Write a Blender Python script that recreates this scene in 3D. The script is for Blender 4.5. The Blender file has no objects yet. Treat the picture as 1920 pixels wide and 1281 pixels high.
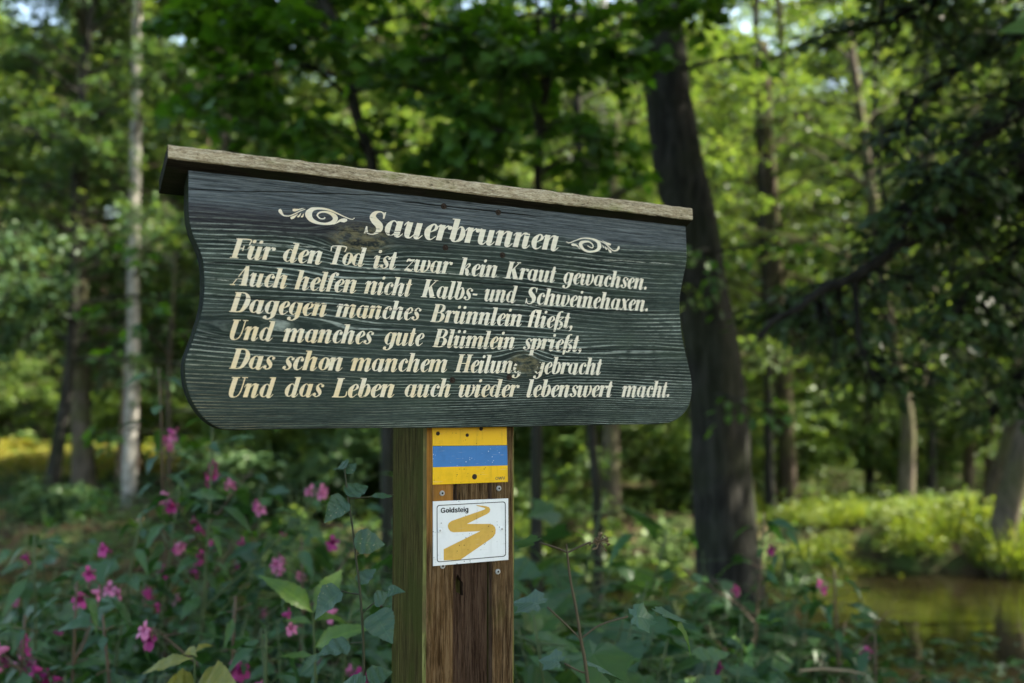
import bpy, bmesh, math, random
import numpy as np
from mathutils import Vector, Matrix, Euler
rad = math.radians
C = bpy.context.scene
COL = C.collection

# ------------------------------------------------------------------ camera, sky, sun, exposure
EYE = 1.6
PITCH = rad(3.5)
F = 1867.0                                    # focal length in photo pixels (1920 wide)
cam = bpy.data.cameras.new('camera'); camo = bpy.data.objects.new('camera', cam); COL.objects.link(camo)
camo.location = (0, 0, EYE); camo.rotation_euler = (rad(90) + PITCH, 0, 0)
cam.sensor_width = 36; cam.lens = 36 * F / 1920; cam.clip_start = .05; cam.clip_end = 1000
cam.dof.use_dof = True; cam.dof.focus_distance = 1.43; cam.dof.aperture_fstop = 2.8; cam.dof.aperture_blades = 9
C.camera = camo

SUN_AZ, SUN_EL = 84, 46                        # azimuth clockwise from +y (the way the camera looks)
sd = Vector((math.sin(rad(SUN_AZ)) * math.cos(rad(SUN_EL)), math.cos(rad(SUN_AZ)) * math.cos(rad(SUN_EL)), math.sin(rad(SUN_EL))))
w = bpy.data.worlds.new('World'); C.world = w; w.use_nodes = True
sky = w.node_tree.nodes.new('ShaderNodeTexSky'); sky.sky_type = 'NISHITA'; sky.sun_disc = False
sky.sun_elevation = rad(SUN_EL); sky.sun_rotation = rad(SUN_AZ); sky.dust_density = 2.0
bg = w.node_tree.nodes['Background']; bg.inputs['Strength'].default_value = .15
tn = w.node_tree.nodes.new('ShaderNodeMix'); tn.data_type = 'RGBA'; tn.blend_type = 'MULTIPLY'; tn.inputs[0].default_value = 1; tn.inputs[7].default_value = (1, .93, .79, 1)
w.node_tree.links.new(sky.outputs[0], tn.inputs[6]); w.node_tree.links.new(tn.outputs[2], bg.inputs[0])     # sky multiplied by a warm tint for white balance: less blue than a clear sky
sl = bpy.data.lights.new('sun', 'SUN'); so = bpy.data.objects.new('sun', sl); COL.objects.link(so)
sl.energy = 5; sl.angle = rad(.55); sl.color = (1, .92, .78)
so.rotation_euler = sd.to_track_quat('Z', 'Y').to_euler(); so.location = sd * 60
C.view_settings.view_transform = 'Standard'; C.view_settings.look = 'None'; C.view_settings.gamma = 1
C.view_settings.exposure = 2.3
C.render.engine = 'CYCLES'
cy = C.cycles; cy.use_denoising = True; cy.max_bounces = 7; cy.diffuse_bounces = 4; cy.glossy_bounces = 2
cy.transmission_bounces = 4; cy.transparent_max_bounces = 4; cy.caustics_reflective = False; cy.caustics_refractive = False
cy.sample_clamp_indirect = 6; cy.use_adaptive_sampling = True; cy.adaptive_threshold = .02

# ------------------------------------------------------------------ helpers: pixels of the photograph to places
FW = Vector((0, math.cos(PITCH), math.sin(PITCH))); UP = Vector((0, -math.sin(PITCH), math.cos(PITCH)))
def ray(px, py):
    return Vector((1, 0, 0)) * ((px - 960) / F) + UP * ((640.5 - py) / F) + FW
def at(px, py, y):                             # the point seen at a pixel, y metres ahead
    d = ray(px, py); return Vector((0, 0, EYE)) + d * (y / d.y)

# ------------------------------------------------------------------ helpers: objects
def link(name, data, parent=None, loc=(0, 0, 0), rot=(0, 0, 0), scale=None):
    o = bpy.data.objects.new(name, data); COL.objects.link(o)
    o.location = loc; o.rotation_euler = rot
    if scale: o.scale = (scale,) * 3 if not hasattr(scale, '__len__') else scale
    if parent: o.parent = parent
    return o
def tag(o, label=None, cat=None, group=None, kind=None):
    if label: o['label'] = label
    if cat: o['category'] = cat
    if group: o['group'] = group
    if kind: o['kind'] = kind
    return o
def thing(name, label, cat, loc=(0, 0, 0), rz=0, group=None):
    return tag(link(name, None, None, loc, (0, 0, rz)), label, cat, group)
def dup(root, loc, rz=0, scale=1, label=None, group=None):
    def cp(o, parent):
        c = o.copy(); COL.objects.link(c); c.parent = parent
        for ch in o.children: cp(ch, c)
        return c
    r = cp(root, None); r.location = loc; r.rotation_euler = (0, 0, rz); r.scale = (scale,) * 3
    if label: r['label'] = label
    if group: r['group'] = group
    return r

class MB:                                      # gathers vertices and faces for one mesh
    def __init__(s): s.V = []; s.L = []; s.n = 0; s.S = []; s.M = []; s.U = {}
    def add(s, V, Fc, mi=0):
        V = np.asarray(V, dtype=np.float32).reshape(-1, 3)
        for f in ([Fc] if isinstance(Fc, np.ndarray) else [np.array([f]) for f in Fc]):
            if len(f) == 0: continue
            f = np.asarray(f, dtype=np.int32)
            s.L.append((f + s.n).ravel()); s.S.append(np.full(len(f), f.shape[1], np.int32)); s.M.append(np.full(len(f), mi, np.int32))
        s.V.append(V); s.n += len(V)
    def mesh(s, name, mats, smooth=False):
        V = np.concatenate(s.V); L = np.concatenate(s.L); S = np.concatenate(s.S); M = np.concatenate(s.M)
        me = bpy.data.meshes.new(name)
        me.vertices.add(len(V)); me.vertices.foreach_set('co', V.ravel())
        me.loops.add(len(L)); me.loops.foreach_set('vertex_index', L)
        me.polygons.add(len(S)); st = np.concatenate([[0], np.cumsum(S)[:-1]]).astype(np.int32)
        me.polygons.foreach_set('loop_start', st)
        me.polygons.foreach_set('material_index', M)
        me.polygons.foreach_set('use_smooth', np.full(len(S), smooth, dtype=bool))
        for m in (mats if isinstance(mats, (list, tuple)) else [mats]): me.materials.append(m)
        if s.U:                                    # where on its leaf each vertex lies, for the veins
            u = np.zeros((len(V), 2), np.float32)
            for k, q in s.U.items(): u[k:k + len(q)] = q
            me.attributes.new('leafxy', 'FLOAT2', 'POINT').data.foreach_set('vector', u.ravel())
        me.update(calc_edges=True)
        return me
    def build(s, name, mats, parent=None, smooth=False, **k):
        return link(name, s.mesh(name, mats, smooth), parent, **k)
    def tube(s, pts, radii, n=8, mi=0, cap=True, wob=None):
        P = np.array([list(p) for p in pts], float); m = len(P)
        R = np.broadcast_to(np.asarray(radii, float), (m,))
        T = np.gradient(P, axis=0); T /= np.linalg.norm(T, axis=1)[:, None] + 1e-9
        ref = np.array([1., .2, .1]) if abs(T[0][2]) > .8 else np.array([0, 0, 1.])
        a = np.linspace(0, 2 * np.pi, n, endpoint=False); V = []
        for i in range(m):
            u = np.cross(T[i], ref); u /= np.linalg.norm(u) + 1e-9; v = np.cross(T[i], u)
            r = R[i] * (np.ones(n) if wob is None else wob(i, a))
            V.append(P[i] + np.cos(a)[:, None] * u * r[:, None] + np.sin(a)[:, None] * v * r[:, None])
        V = np.concatenate(V)
        i = np.arange(m - 1)[:, None] * n; j = np.arange(n)[None]; k = (j + 1) % n
        Q = np.stack([i + j, i + k, i + n + k, i + n + j], -1).reshape(-1, 4)
        s.add(V, Q, mi)
        if cap: s.L.append(np.arange(s.n - n, s.n, dtype=np.int32)); s.S.append(np.array([n], np.int32)); s.M.append(np.array([mi], np.int32))
    def box(s, x0, x1, y0, y1, z0, z1, mi=0):
        s.add([(x0, y0, z0), (x1, y0, z0), (x1, y1, z0), (x0, y1, z0), (x0, y0, z1), (x1, y0, z1), (x1, y1, z1), (x0, y1, z1)],
              np.array([(0, 3, 2, 1), (4, 5, 6, 7), (0, 1, 5, 4), (1, 2, 6, 5), (2, 3, 7, 6), (3, 0, 4, 7)]), mi)
    def leaves(s, P, D, N, size, T, TF, mi=0):   # copies of a leaf outline: T vertices (x along, y across, z up)
        P, D, N = (np.asarray(q, float) for q in (P, D, N)); k = len(P); T = np.asarray(T, float)
        D = D / (np.linalg.norm(D, axis=1)[:, None] + 1e-9)
        Y = np.cross(N, D); Y /= np.linalg.norm(Y, axis=1)[:, None] + 1e-9
        Z = np.cross(D, Y); size = np.broadcast_to(np.asarray(size, float), (k,))[:, None, None]
        V = P[:, None] + size * (T[None, :, :1] * D[:, None] + T[None, :, 1:2] * Y[:, None] + T[None, :, 2:] * Z[:, None])
        V = V.reshape(-1, 3); off = (np.arange(k) * len(T))[:, None, None]
        for n in (3, 4):
            f = [q for q in TF if len(q) == n]
            if f: s2 = (np.array(f)[None] + off).reshape(-1, n); s.L.append((s2 + s.n).astype(np.int32).ravel()); s.S.append(np.full(len(s2), n, np.int32)); s.M.append(np.full(len(s2), mi, np.int32))
        s.U[s.n] = np.tile(T[:, :2], (k, 1)).astype(np.float32)
        s.V.append(V.astype(np.float32)); s.n += len(V)

# leaf outlines
RH = ([(0, 0, 0), (.45, -.30, .07), (1, 0, -.04), (.45, .30, .07)], [(0, 1, 2), (0, 2, 3)])
def blade(prof, fold=.25, droop=.25, n=None):
    V = []; Fc = []; m = len(prof)
    for i, (x, hw) in enumerate(prof):
        z = -droop * x * x
        V += [(x, -hw, z + fold * hw), (x, 0, z), (x, hw, z + fold * hw)]
    for i in range(m - 1):
        a = 3 * i; Fc += [(a, a + 3, a + 4, a + 1), (a + 1, a + 4, a + 5, a + 2)]
    return V, Fc
LANCE = blade([(0, .006), (.12, .035), (.25, .115), (.42, .17), (.6, .155), (.78, .09), (.92, .03), (1, .003)], .35, .35)
OVATE = blade([(0, .006), (.1, .03), (.14, .2), (.28, .31), (.45, .33), (.62, .26), (.8, .14), (.93, .05), (1, .004)], .22, .18)
def lobed(droop=.15, teeth=True):              # a five-lobed toothed leaf, fan from the stalk
    tips = [(-2.3, .55), (-1.1, .86), (0, 1.0), (1.1, .86), (2.3, .55)]
    out = []
    for i, (a, r) in enumerate(tips):
        out += [(a - .34, r * .74), (a - .17, r * .80), (a, r), (a + .17, r * .80), (a + .34, r * .74)]
        if i < 4: out.append(((a + tips[i + 1][0]) / 2, .60))
    V = [(.36, 0, 0)]
    for a, r in out:
        x = .36 + .64 * r * math.cos(a); y = .64 * r * math.sin(a)
        V.append((x, y, -droop * (x * x) + .10 * abs(y)))
    V.append((.26, 0, 0)); k = len(out)
    return V, [(0, i + 1, i + 2) for i in range(k - 1)] + [(0, k, k + 1), (0, k + 1, 1)]
def toothed(t, fold, droop, n=13, tooth=.10, twist=0.):   # the same outline with a toothed rim, its own curl and twist
    V0 = np.array(t[0])[1::3]; hw0 = -np.array(t[0])[0::3][:, 1]; xs_ = np.linspace(0, 1, n * 2 + 1); out = []
    for i, x in enumerate(xs_): out.append((x, max(.003, float(np.interp(x, V0[:, 0], hw0)) * (1 + (tooth if i % 2 else -tooth * .4)))))
    V, Fc = blade(out, fold, droop); V = np.array(V); a = twist * V[:, 0]; y, z = V[:, 1].copy(), V[:, 2].copy()
    V[:, 1] = y; V[:, 2] = z + y * np.sin(a) + .03 * np.sin(V[:, 0] * 21) * np.abs(y) / .3
    return V.tolist(), Fc
LANCE_T = [toothed(LANCE, f, d, 11, .10, t) for f, d, t in ((.25, .30, .3), (.5, .6, -.4), (.1, .1, .5), (.35, .85, .0))]
OVATE_T = [toothed(OVATE, f, d, 10, .09, t) for f, d, t in ((.15, .15, .3), (.4, .4, -.5), (.05, -.1, .4), (.25, .6, .2))]
MAPLE = lobed()
MAPLE_T = [lobed(q) for q in (.05, .3, .55)]
def mixed(mb, P, D, N, S, tpls, rg, mi=0):
    P, D, N, S = (np.asarray(q, float) for q in (P, D, N, S)); k = rg.integers(0, len(tpls), len(P))
    for i, t in enumerate(tpls):
        if (k == i).any(): mb.leaves(P[k == i], D[k == i], N[k == i], S[k == i], *t, mi)
GRASS = blade([(0, .012), (.3, .03), (.6, .028), (.85, .014), (1, .002)], .2, .35)
SMALL = blade([(0, .01), (.2, .2), (.5, .30), (.8, .17), (1, .01)], .3, .15)

# ------------------------------------------------------------------ helpers: materials
class G:
    def __init__(s, name):
        s.m = bpy.data.materials.new(name); s.m.use_nodes = True; s.t = s.m.node_tree; s.t.nodes.clear()
        s.out = s.n('ShaderNodeOutputMaterial')
    def n(s, t, **k):
        x = s.t.nodes.new(t)
        for a, b in k.items(): setattr(x, a, b)
        return x
    def put(s, sock, v):
        if hasattr(v, 'is_output'): s.t.links.new(v, sock)
        elif v is not None:
            if hasattr(sock.default_value, '__len__') and hasattr(v, '__len__') and len(sock.default_value) == 4 and len(v) == 3: v = (*v, 1)
            sock.default_value = v
    def f(s, op, a, b=None, c=None, clamp=False):
        x = s.n('ShaderNodeMath', operation=op, use_clamp=clamp)
        for i, v in enumerate((a, b, c)):
            if v is not None: s.put(x.inputs[i], v)
        return x.outputs[0]
    def add(s, a, b): return s.f('ADD', a, b)
    def sub(s, a, b): return s.f('SUBTRACT', a, b)
    def mul(s, a, b): return s.f('MULTIPLY', a, b)
    def step(s, x, lo, hi):
        q = s.n('ShaderNodeMapRange', interpolation_type='SMOOTHSTEP')
        for i, v in enumerate((x, lo, hi, 0., 1.)): s.put(q.inputs[i], v)
        return q.outputs[0]
    def xyz(s, v):
        q = s.n('ShaderNodeSeparateXYZ'); s.put(q.inputs[0], v); return q.outputs
    def vec(s, x, y, z):
        q = s.n('ShaderNodeCombineXYZ')
        for i, v in enumerate((x, y, z)): s.put(q.inputs[i], v)
        return q.outputs[0]
    def obj(s): return s.n('ShaderNodeTexCoord').outputs['Object']
    def noise(s, v, scale=1., detail=2., rough=.5, dist=0.):
        q = s.n('ShaderNodeTexNoise'); s.put(q.inputs['Vector'], v); s.put(q.inputs['Scale'], scale); s.put(q.inputs['Detail'], detail)
        s.put(q.inputs['Roughness'], rough); s.put(q.inputs['Distortion'], dist); return q.outputs[0]
    def voro(s, v, scale, feat='F1'):
        q = s.n('ShaderNodeTexVoronoi', feature=feat); s.put(q.inputs['Vector'], v); s.put(q.inputs['Scale'], scale); return q.outputs[0]
    def ramp(s, fac, stops):
        q = s.n('ShaderNodeValToRGB'); e = q.color_ramp.elements
        while len(e) < len(stops): e.new(.5)
        for i, (p, c) in enumerate(stops): e[i].position = p; e[i].color = (*c, 1)
        s.put(q.inputs[0], fac); return q.outputs[0]
    def mix(s, fac, a, b, mode='MIX'):
        q = s.n('ShaderNodeMix', data_type='RGBA', blend_type=mode, clamp_factor=True)
        s.put(q.inputs[0], fac); s.put(q.inputs[6], a); s.put(q.inputs[7], b); return q.outputs[2]
    def bump(s, h, strength=.5, dist=.002):
        q = s.n('ShaderNodeBump'); s.put(q.inputs['Strength'], strength); s.put(q.inputs['Distance'], dist); s.put(q.inputs['Height'], h); return q.outputs[0]
    def bsdf(s, color, rough=.7, spec=.3, normal=None, metal=0., **k):
        q = s.n('ShaderNodeBsdfPrincipled'); s.put(q.inputs['Base Color'], color); s.put(q.inputs['Roughness'], rough)
        s.put(q.inputs['Specular IOR Level'], spec); s.put(q.inputs['Metallic'], metal)
        if normal is not None: s.put(q.inputs['Normal'], normal)
        for a, b in k.items(): s.put(q.inputs[a], b)
        return q.outputs[0]
    def done(s, sh): s.t.links.new(sh, s.out.inputs[0]); return s.m

def leafmat(name, cols, trans=.42, tint=(1.25, 1.15, .45), rough=.45, spec=.35, veins=0.):
    g = G(name); r = g.n('ShaderNodeNewGeometry').outputs['Random Per Island']; nrm = None
    c = g.ramp(r, [(i / max(1, len(cols) - 1), q) for i, q in enumerate(cols)])
    if veins:
        x, y, _ = g.xyz(g.n('ShaderNodeAttribute', attribute_name='leafxy').outputs['Vector']); ay = g.f('ABSOLUTE', y)
        s = g.f('PINGPONG', g.mul(g.sub(x, g.mul(ay, .55)), 9.), .5); side = g.step(s, .10, .02); mid = g.step(ay, .018, .006)
        v = g.mul(g.f('MAXIMUM', mid, g.mul(side, .5)), veins); o = g.obj(); n1 = g.noise(o, 60., 4, .6)
        c = g.mix(g.mul(g.step(n1, .45, .72), .45), c, g.mix(1., c, (1.7, 1.35, .8), 'MULTIPLY'))
        c = g.mix(v, c, g.mix(1., c, (1.6, 1.55, 1.5), 'MULTIPLY'))
        edge = g.mul(g.step(g.add(ay, g.mul(g.sub(n1, .5), .25)), .24, .33), g.step(r, .55, .9)); c = g.mix(g.mul(edge, .6), c, (.12, .075, .025))
        spots = g.mul(g.step(g.voro(o, 190.), .20, .12), g.step(g.noise(o, 26., 2), .52, .62)); c = g.mix(g.mul(spots, .7), c, (.30, .27, .16))
        nrm = g.bump(g.add(g.mul(s, .9), g.mul(n1, .6)), .25, .003)
    d = g.bsdf(c, rough, spec, nrm)
    t = g.n('ShaderNodeBsdfTranslucent'); g.put(t.inputs[0], g.mix(1., c, tint, 'MULTIPLY'))
    x = g.n('ShaderNodeMixShader'); g.put(x.inputs[0], trans); g.t.links.new(d, x.inputs[1]); g.t.links.new(t.outputs[0], x.inputs[2])
    return g.done(x.outputs[0])
LF = {
 'mid': leafmat('leaf_mid', [(.045, .10, .026), (.075, .145, .036), (.115, .19, .048), (.17, .24, .07)], .47),
 'dull': leafmat('leaf_dull', [(.032, .075, .032), (.055, .115, .045), (.09, .15, .055)]),
 'light': leafmat('leaf_light', [(.075, .145, .035), (.12, .21, .05), (.19, .27, .075)], .48),
 'vivid': leafmat('leaf_vivid', [(.030, .085, .010), (.048, .12, .012), (.075, .16, .016)], .5, (1.2, 1.28, .35)),
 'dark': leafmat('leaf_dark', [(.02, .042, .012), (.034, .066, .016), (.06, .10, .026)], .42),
 'balsam': leafmat('leaf_balsam', [(.015, .052, .017), (.025, .074, .021), (.045, .105, .028)], .26, (1.3, 1.35, .4), .38, .36, .5),
 'under': leafmat('leaf_under', [(.020, .060, .018), (.034, .090, .028), (.065, .135, .038)], .28, (1.3, 1.3, .4), .4, .38, .5),
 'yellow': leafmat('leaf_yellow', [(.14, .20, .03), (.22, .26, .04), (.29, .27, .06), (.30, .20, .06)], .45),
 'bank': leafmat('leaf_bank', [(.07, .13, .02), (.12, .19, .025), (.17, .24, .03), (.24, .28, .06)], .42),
 'ivy': leafmat('leaf_ivy', [(.026, .062, .032), (.038, .085, .042)], .25, (1.2, 1.2, .4), .42, .45, .6),
 'seedling': leafmat('leaf_seedling', [(.045, .10, .06), (.06, .125, .075)], .2, (1.2, 1.2, .4), .4, .5, .6),
 'fresh': leafmat('leaf_fresh', [(.055, .12, .018), (.08, .155, .022)], .4, (1.25, 1.2, .4), .42, .4, .5),
 'ageing': leafmat('leaf_ageing', [(.12, .15, .02), (.17, .17, .03), (.12, .17, .025)], .4, (1.2, 1.1, .4), .45, .4, .5),
 'litter': leafmat('leaf_litter', [(.09, .06, .03), (.14, .09, .04), (.07, .08, .03)], .1),
}
def barkmat(name, c0, c1, scale=6., vert=.22, moss=0., mosscol=(.06, .08, .015), bumpd=.02):
    g = G(name); o = g.obj(); x, y, z = g.xyz(o)
    v = g.vec(x, y, g.mul(z, vert))
    a = g.noise(v, scale * 2.2, 6, .65, .6); b = g.noise(o, 1.3, 3)
    c = g.mix(g.step(a, .32, .68), c0, c1)
    c = g.mix(g.mul(b, .5), c, tuple(q * .55 for q in c1))
    if moss: c = g.mix(g.mul(g.step(g.noise(o, 2.4, 4), .42, .62), moss), c, mosscol)
    return g.done(g.bsdf(c, .95, .05, g.bump(a, .9, bumpd)))
BK = {
 'dark': barkmat('bark_dark', (.007, .0065, .006), (.055, .054, .046), 9, .16, moss=.3, mosscol=(.026, .036, .014), bumpd=.06),
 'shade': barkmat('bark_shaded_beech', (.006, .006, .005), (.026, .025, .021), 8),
 'grey': barkmat('bark_grey', (.05, .043, .033), (.15, .125, .095), 7, moss=.4),
 'brown': barkmat('bark_brown', (.03, .024, .018), (.095, .075, .055), 8, moss=.35),
 'birch': barkmat('bark_birch', (.17, .16, .135), (.46, .44, .39), 2.6, 1.2, bumpd=.004),
 'pine': barkmat('bark_pine', (.07, .05, .035), (.22, .16, .11), 6),
}
def flat(name, col, rough=.6, spec=.3, var=.25, scale=20):
    g = G(name); q = g.noise(g.obj(), scale, 4)
    return g.done(g.bsdf(g.mix(g.mul(q, var * 2), col, tuple(c * .5 for c in col)), rough, spec))
STEM_G = flat('stem_green', (.06, .09, .03)); STEM_R = flat('stem_reddish', (.09, .06, .035)); STEM_D = flat('stem_dark', (.03, .035, .015)); TWIG = flat('dry_twig', (.16, .11, .06))

# ================================================================== THE SIGNPOST
YAW = 0.515514
O0 = Vector((-0.408333, 1.248315, 0)); EX = Vector((math.cos(YAW), math.sin(YAW), 0)); EY = Vector((-math.sin(YAW), math.cos(YAW), 0))
BT, PT = .025, .027                            # board thickness; front of the post behind the face of the board
def plane(px, py, t):                          # pixel -> (u along the board, height) on the plane t behind the board's face
    d = ray(px, py); p0 = Vector((0, 0, EYE)); k = ((O0 + EY * t) - p0).dot(EY) / d.dot(EY)
    P = p0 + d * k; return (P - O0).dot(EX), P.z
ul, _ = plane(795.5, 900, PT); ur, _ = plane(966, 900, PT)
PW = ur - ul
PD = .05                                        # depth of the post, from the width its left side shows
for _ in range(40):
    q = O0 + EX * ul + EY * (PT + PD) - Vector((0, 0, EYE)); q.z = plane(795, 900, PT)[1] - EYE
    PD += (960 + F * q.x / q.dot(FW) - 736.5) / F * 1.5
U0 = (ul + ur) / 2; T0 = PT + PD / 2
def bp(px, py, t=0.): u, z = plane(px, py, t); return Vector((u - U0, t - T0, z))
sp = thing('signpost', 'weathered wooden signpost with a dark verse board under a pale rain cap', 'signpost', O0 + EX * U0 + EY * T0, YAW)

KN = []                                         # knots in the board: x, z, half sizes, strength
for px, py, ax, az, k in ((676, 448, .055, .026, 1.5), (985, 684, .036, .022, 1.55), (640, 545, .07, .02, -.9), (1180, 659, .11, .016, .84), (560, 610, .09, .014, .85), (440, 612, .06, .016, .9)):
    p = bp(px, py); KN.append((p.x, p.z, ax, az, k))
ZB = bp(800, 803).z; ZT = bp(800, 360).z
def board_look(g):
    x, y, z = g.xyz(g.obj()); zw = z; prox = None; ks = []
    nz = g.noise(g.vec(g.mul(x, 1.7), 0., g.mul(z, 5.)), 1., 2)
    for i, (kx, kz, ax, az, k) in enumerate(KN):
        dx = g.mul(g.sub(x, kx), 1 / ax); dz = g.mul(g.sub(z, kz), 1 / az)
        e = g.f('EXPONENT', g.mul(g.add(g.mul(dx, dx), g.mul(dz, dz)), -1.))
        zw = g.sub(zw, g.mul(g.mul(g.sub(z, kz), e), k))
        ks.append(e)
        if i < 2: prox = e if prox is None else g.f('MAXIMUM', prox, e)
    q = g.f('MAXIMUM', g.sub(.10, g.sub(z, ZB)), 0.)
    R = g.add(g.sub(g.mul(zw, 148.), g.mul(g.mul(q, q), 900.)), g.mul(nz, 8.5))
    R = g.add(R, g.mul(g.noise(g.vec(g.mul(x, 14.), 0., g.mul(z, 40.)), 1., 2), .55))
    fib0 = g.noise(g.vec(g.mul(x, 40.), 4., g.mul(zw, 900.)), 1., 3, .7)
    s = g.f('SINE', g.mul(R, 6.2832))
    line = g.mul(g.step(s, .42, .98), g.add(.45, g.mul(fib0, .9)))
    fib = g.noise(g.vec(g.mul(x, 9.), 0., g.mul(zw, 620.)), 1., 3, .6)
    brk = g.noise(g.vec(g.mul(x, 70.), 0., g.mul(z, 190.)), 1., 3, .6)
    big = g.noise(g.vec(g.mul(x, 4.), 0., g.mul(z, 9.)), 1., 3, .55)
    str_ = g.noise(g.vec(g.mul(x, 2.2), 3., g.mul(R, .17)), 1., 2)      # rings of differing strength
    base = g.mix(g.step(big, .35, .65), (.010, .016, .015), (.028, .041, .036))
    base = g.mix(g.mul(g.step(g.add(g.mul(fib, .5), g.mul(fib0, .5)), .47, .62), .6), base, (.10, .13, .108))
    pat = g.add(.35, g.mul(g.step(g.noise(g.vec(g.mul(x, 5.), 11., g.mul(z, 16.)), 1., 3), .36, .60), .75))
    la = g.mul(g.mul(g.mul(line, pat), g.step(brk, .22, .62)), g.add(.05, g.step(str_, .30, .66)))
    left = g.step(x, -.02, -.34); low = g.step(z, ZB + .13, ZB + .02)
    lc = g.mix(g.mul(left, low), (.34, .39, .35), (.36, .31, .18))
    col = g.mix(la, base, lc)
    grn = g.step(g.noise(g.vec(g.mul(x, 7.), 7., g.mul(z, 12.)), 1., 3), .52, .72)
    col = g.mix(g.mul(grn, .3), col, (.05, .075, .045))
    # the smooth, grey upper strip and the purplish band below it
    d = g.add(g.sub(ZT, z), g.mul(g.sub(big, .5), .035))
    top = g.step(d, .062, .040)
    col = g.mix(g.mul(top, .93), col, g.mix(g.step(g.add(g.mul(fib, .6), g.mul(fib0, .4)), .36, .66), (.022, .029, .036), (.15, .175, .19)))
    pur = g.mul(g.mul(g.step(d, .04, .052), g.step(d, .088, .06)), g.step(x, .14, -.2))
    col = g.mix(g.mul(pur, .4), col, g.mix(fib, (.018, .012, .022), (.06, .048, .066)))
    # knots: brown-green, rough
    kn = g.step(prox, .35, .8); kk = g.mul(kn, g.step(g.noise(g.vec(g.mul(x, 60.), 1., g.mul(z, 130.)), 1., 4, .7), .4, .6))
    col = g.mix(g.mul(kk, .8), col, g.mix(brk, (.06, .05, .02), (.24, .22, .13)))
    # cracks that run with the grain
    crk = None
    for (a, b, wd) in CR:
        m = (b.z - a.z) / (b.x - a.x)
        wob = g.mul(g.sub(g.noise(g.vec(g.mul(x, 22.), a.z * 50, 0.), 1., 3), .5), .0045)
        dd = g.f('ABSOLUTE', g.sub(g.sub(z, a.z), g.add(g.mul(g.sub(x, a.x), m), wob)))
        ends = g.mul(g.step(x, a.x - .004, a.x + .02), g.step(x, b.x + .004, b.x - .05))
        c = g.mul(g.step(dd, wd, wd * .45), ends)
        crk = c if crk is None else g.f('MAXIMUM', crk, c)
    col = g.mix(g.mul(crk, .92), col, (.004, .005, .005))
    lit = None                                     # bare pale ridges
    for (a, b, wd) in LT:
        m = (b.z - a.z) / (b.x - a.x); wob = g.mul(g.sub(g.noise(g.vec(g.mul(x, 26.), a.z * 70, 0.), 1., 3), .5), .004)
        dd = g.f('ABSOLUTE', g.sub(g.sub(z, a.z), g.add(g.mul(g.sub(x, a.x), m), wob)))
        c = g.mul(g.mul(g.step(dd, wd, wd * .4), g.step(brk, .35, .6)), g.mul(g.step(x, a.x - .004, a.x + .03), g.step(x, b.x + .004, b.x - .05)))
        lit = c if lit is None else g.f('MAXIMUM', lit, c)
    col = g.mix(g.mul(lit, .85), col, (.50, .52, .45))
    h = g.sub(g.add(g.mul(line, .6), g.add(g.mul(fib, .5), g.mul(kk, .6))), g.mul(crk, 2.))
    return dict(k=ks, x=x, z=z, col=col, h=h, line=line, fib=fib, brk=brk, big=big, prox=prox, crk=crk, top=top)
CR = [(bp(*a), bp(*b), w_) for a, b, w_ in (((340, 355), (760, 368), .0009), ((745, 377), (1030, 408), .0013), ((380, 492), (640, 503), .0011),
      ((620, 509), (1130, 548), .0008), ((380, 553), (830, 589), .0007), ((1000, 655), (1310, 657), .0009), ((800, 647), (1060, 658), .0006),
      ((900, 573), (1300, 590), .0006), ((1150, 763), (1310, 767), .0006), ((600, 430), (780, 440), .0005))]
LT = [(bp(*a), bp(*b), w_) for a, b, w_ in (((640, 500), (1000, 524), .0010), ((930, 569), (1215, 583), .0012), ((420, 452), (640, 466), .0008), ((385, 523), (560, 536), .0008), ((1040, 480), (1280, 497), .0007), ((860, 697), (1010, 700), .0007))]
g = G('painted_board_wood'); b = board_look(g)
BOARD = g.done(g.bsdf(b['col'], .75, .10, g.bump(b['h'], .6, .0016)))
g = G('cream_lettering_paint'); b = board_look(g)
yel = g.step(g.add(g.noise(g.obj(), 34., 3), g.add(g.mul(b['x'], -.75), g.mul(g.sub(ZB + .16, b['z']), 1.1))), .42, .95)
pc = g.mix(yel, (.80, .76, .63), (.80, .64, .36))
pc = g.mix(g.mul(g.step(b['line'], .75, .1), .16), pc, (.45, .42, .34))
pc = g.mix(g.mul(g.noise(g.obj(), 90., 3), .25), pc, (.62, .47, .36))
wr = g.add(g.mul(g.noise(g.vec(g.mul(b['x'], 46.), 2., g.mul(b['z'], 240.)), 1., 4, .62), 1.), g.add(g.mul(b['k'][0], .12), g.mul(g.mul(b['k'][1], b['k'][1]), .40)))
wr = g.add(wr, g.mul(g.step(g.noise(g.vec(g.mul(b['x'], 9.), 9., g.mul(b['z'], 26.)), 1., 2), .52, .75), .13))
wear = g.f('MAXIMUM', g.step(wr, .655, .73), g.mul(b['crk'], .8))
fc = g.mix(wear, g.mix(g.mul(g.step(b['fib'], .55, .8), .3), pc, (.42, .40, .33)), b['col'])
PAINT = g.done(g.bsdf(fc, .6, .3, g.bump(b['h'], .3, .001)))
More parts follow.
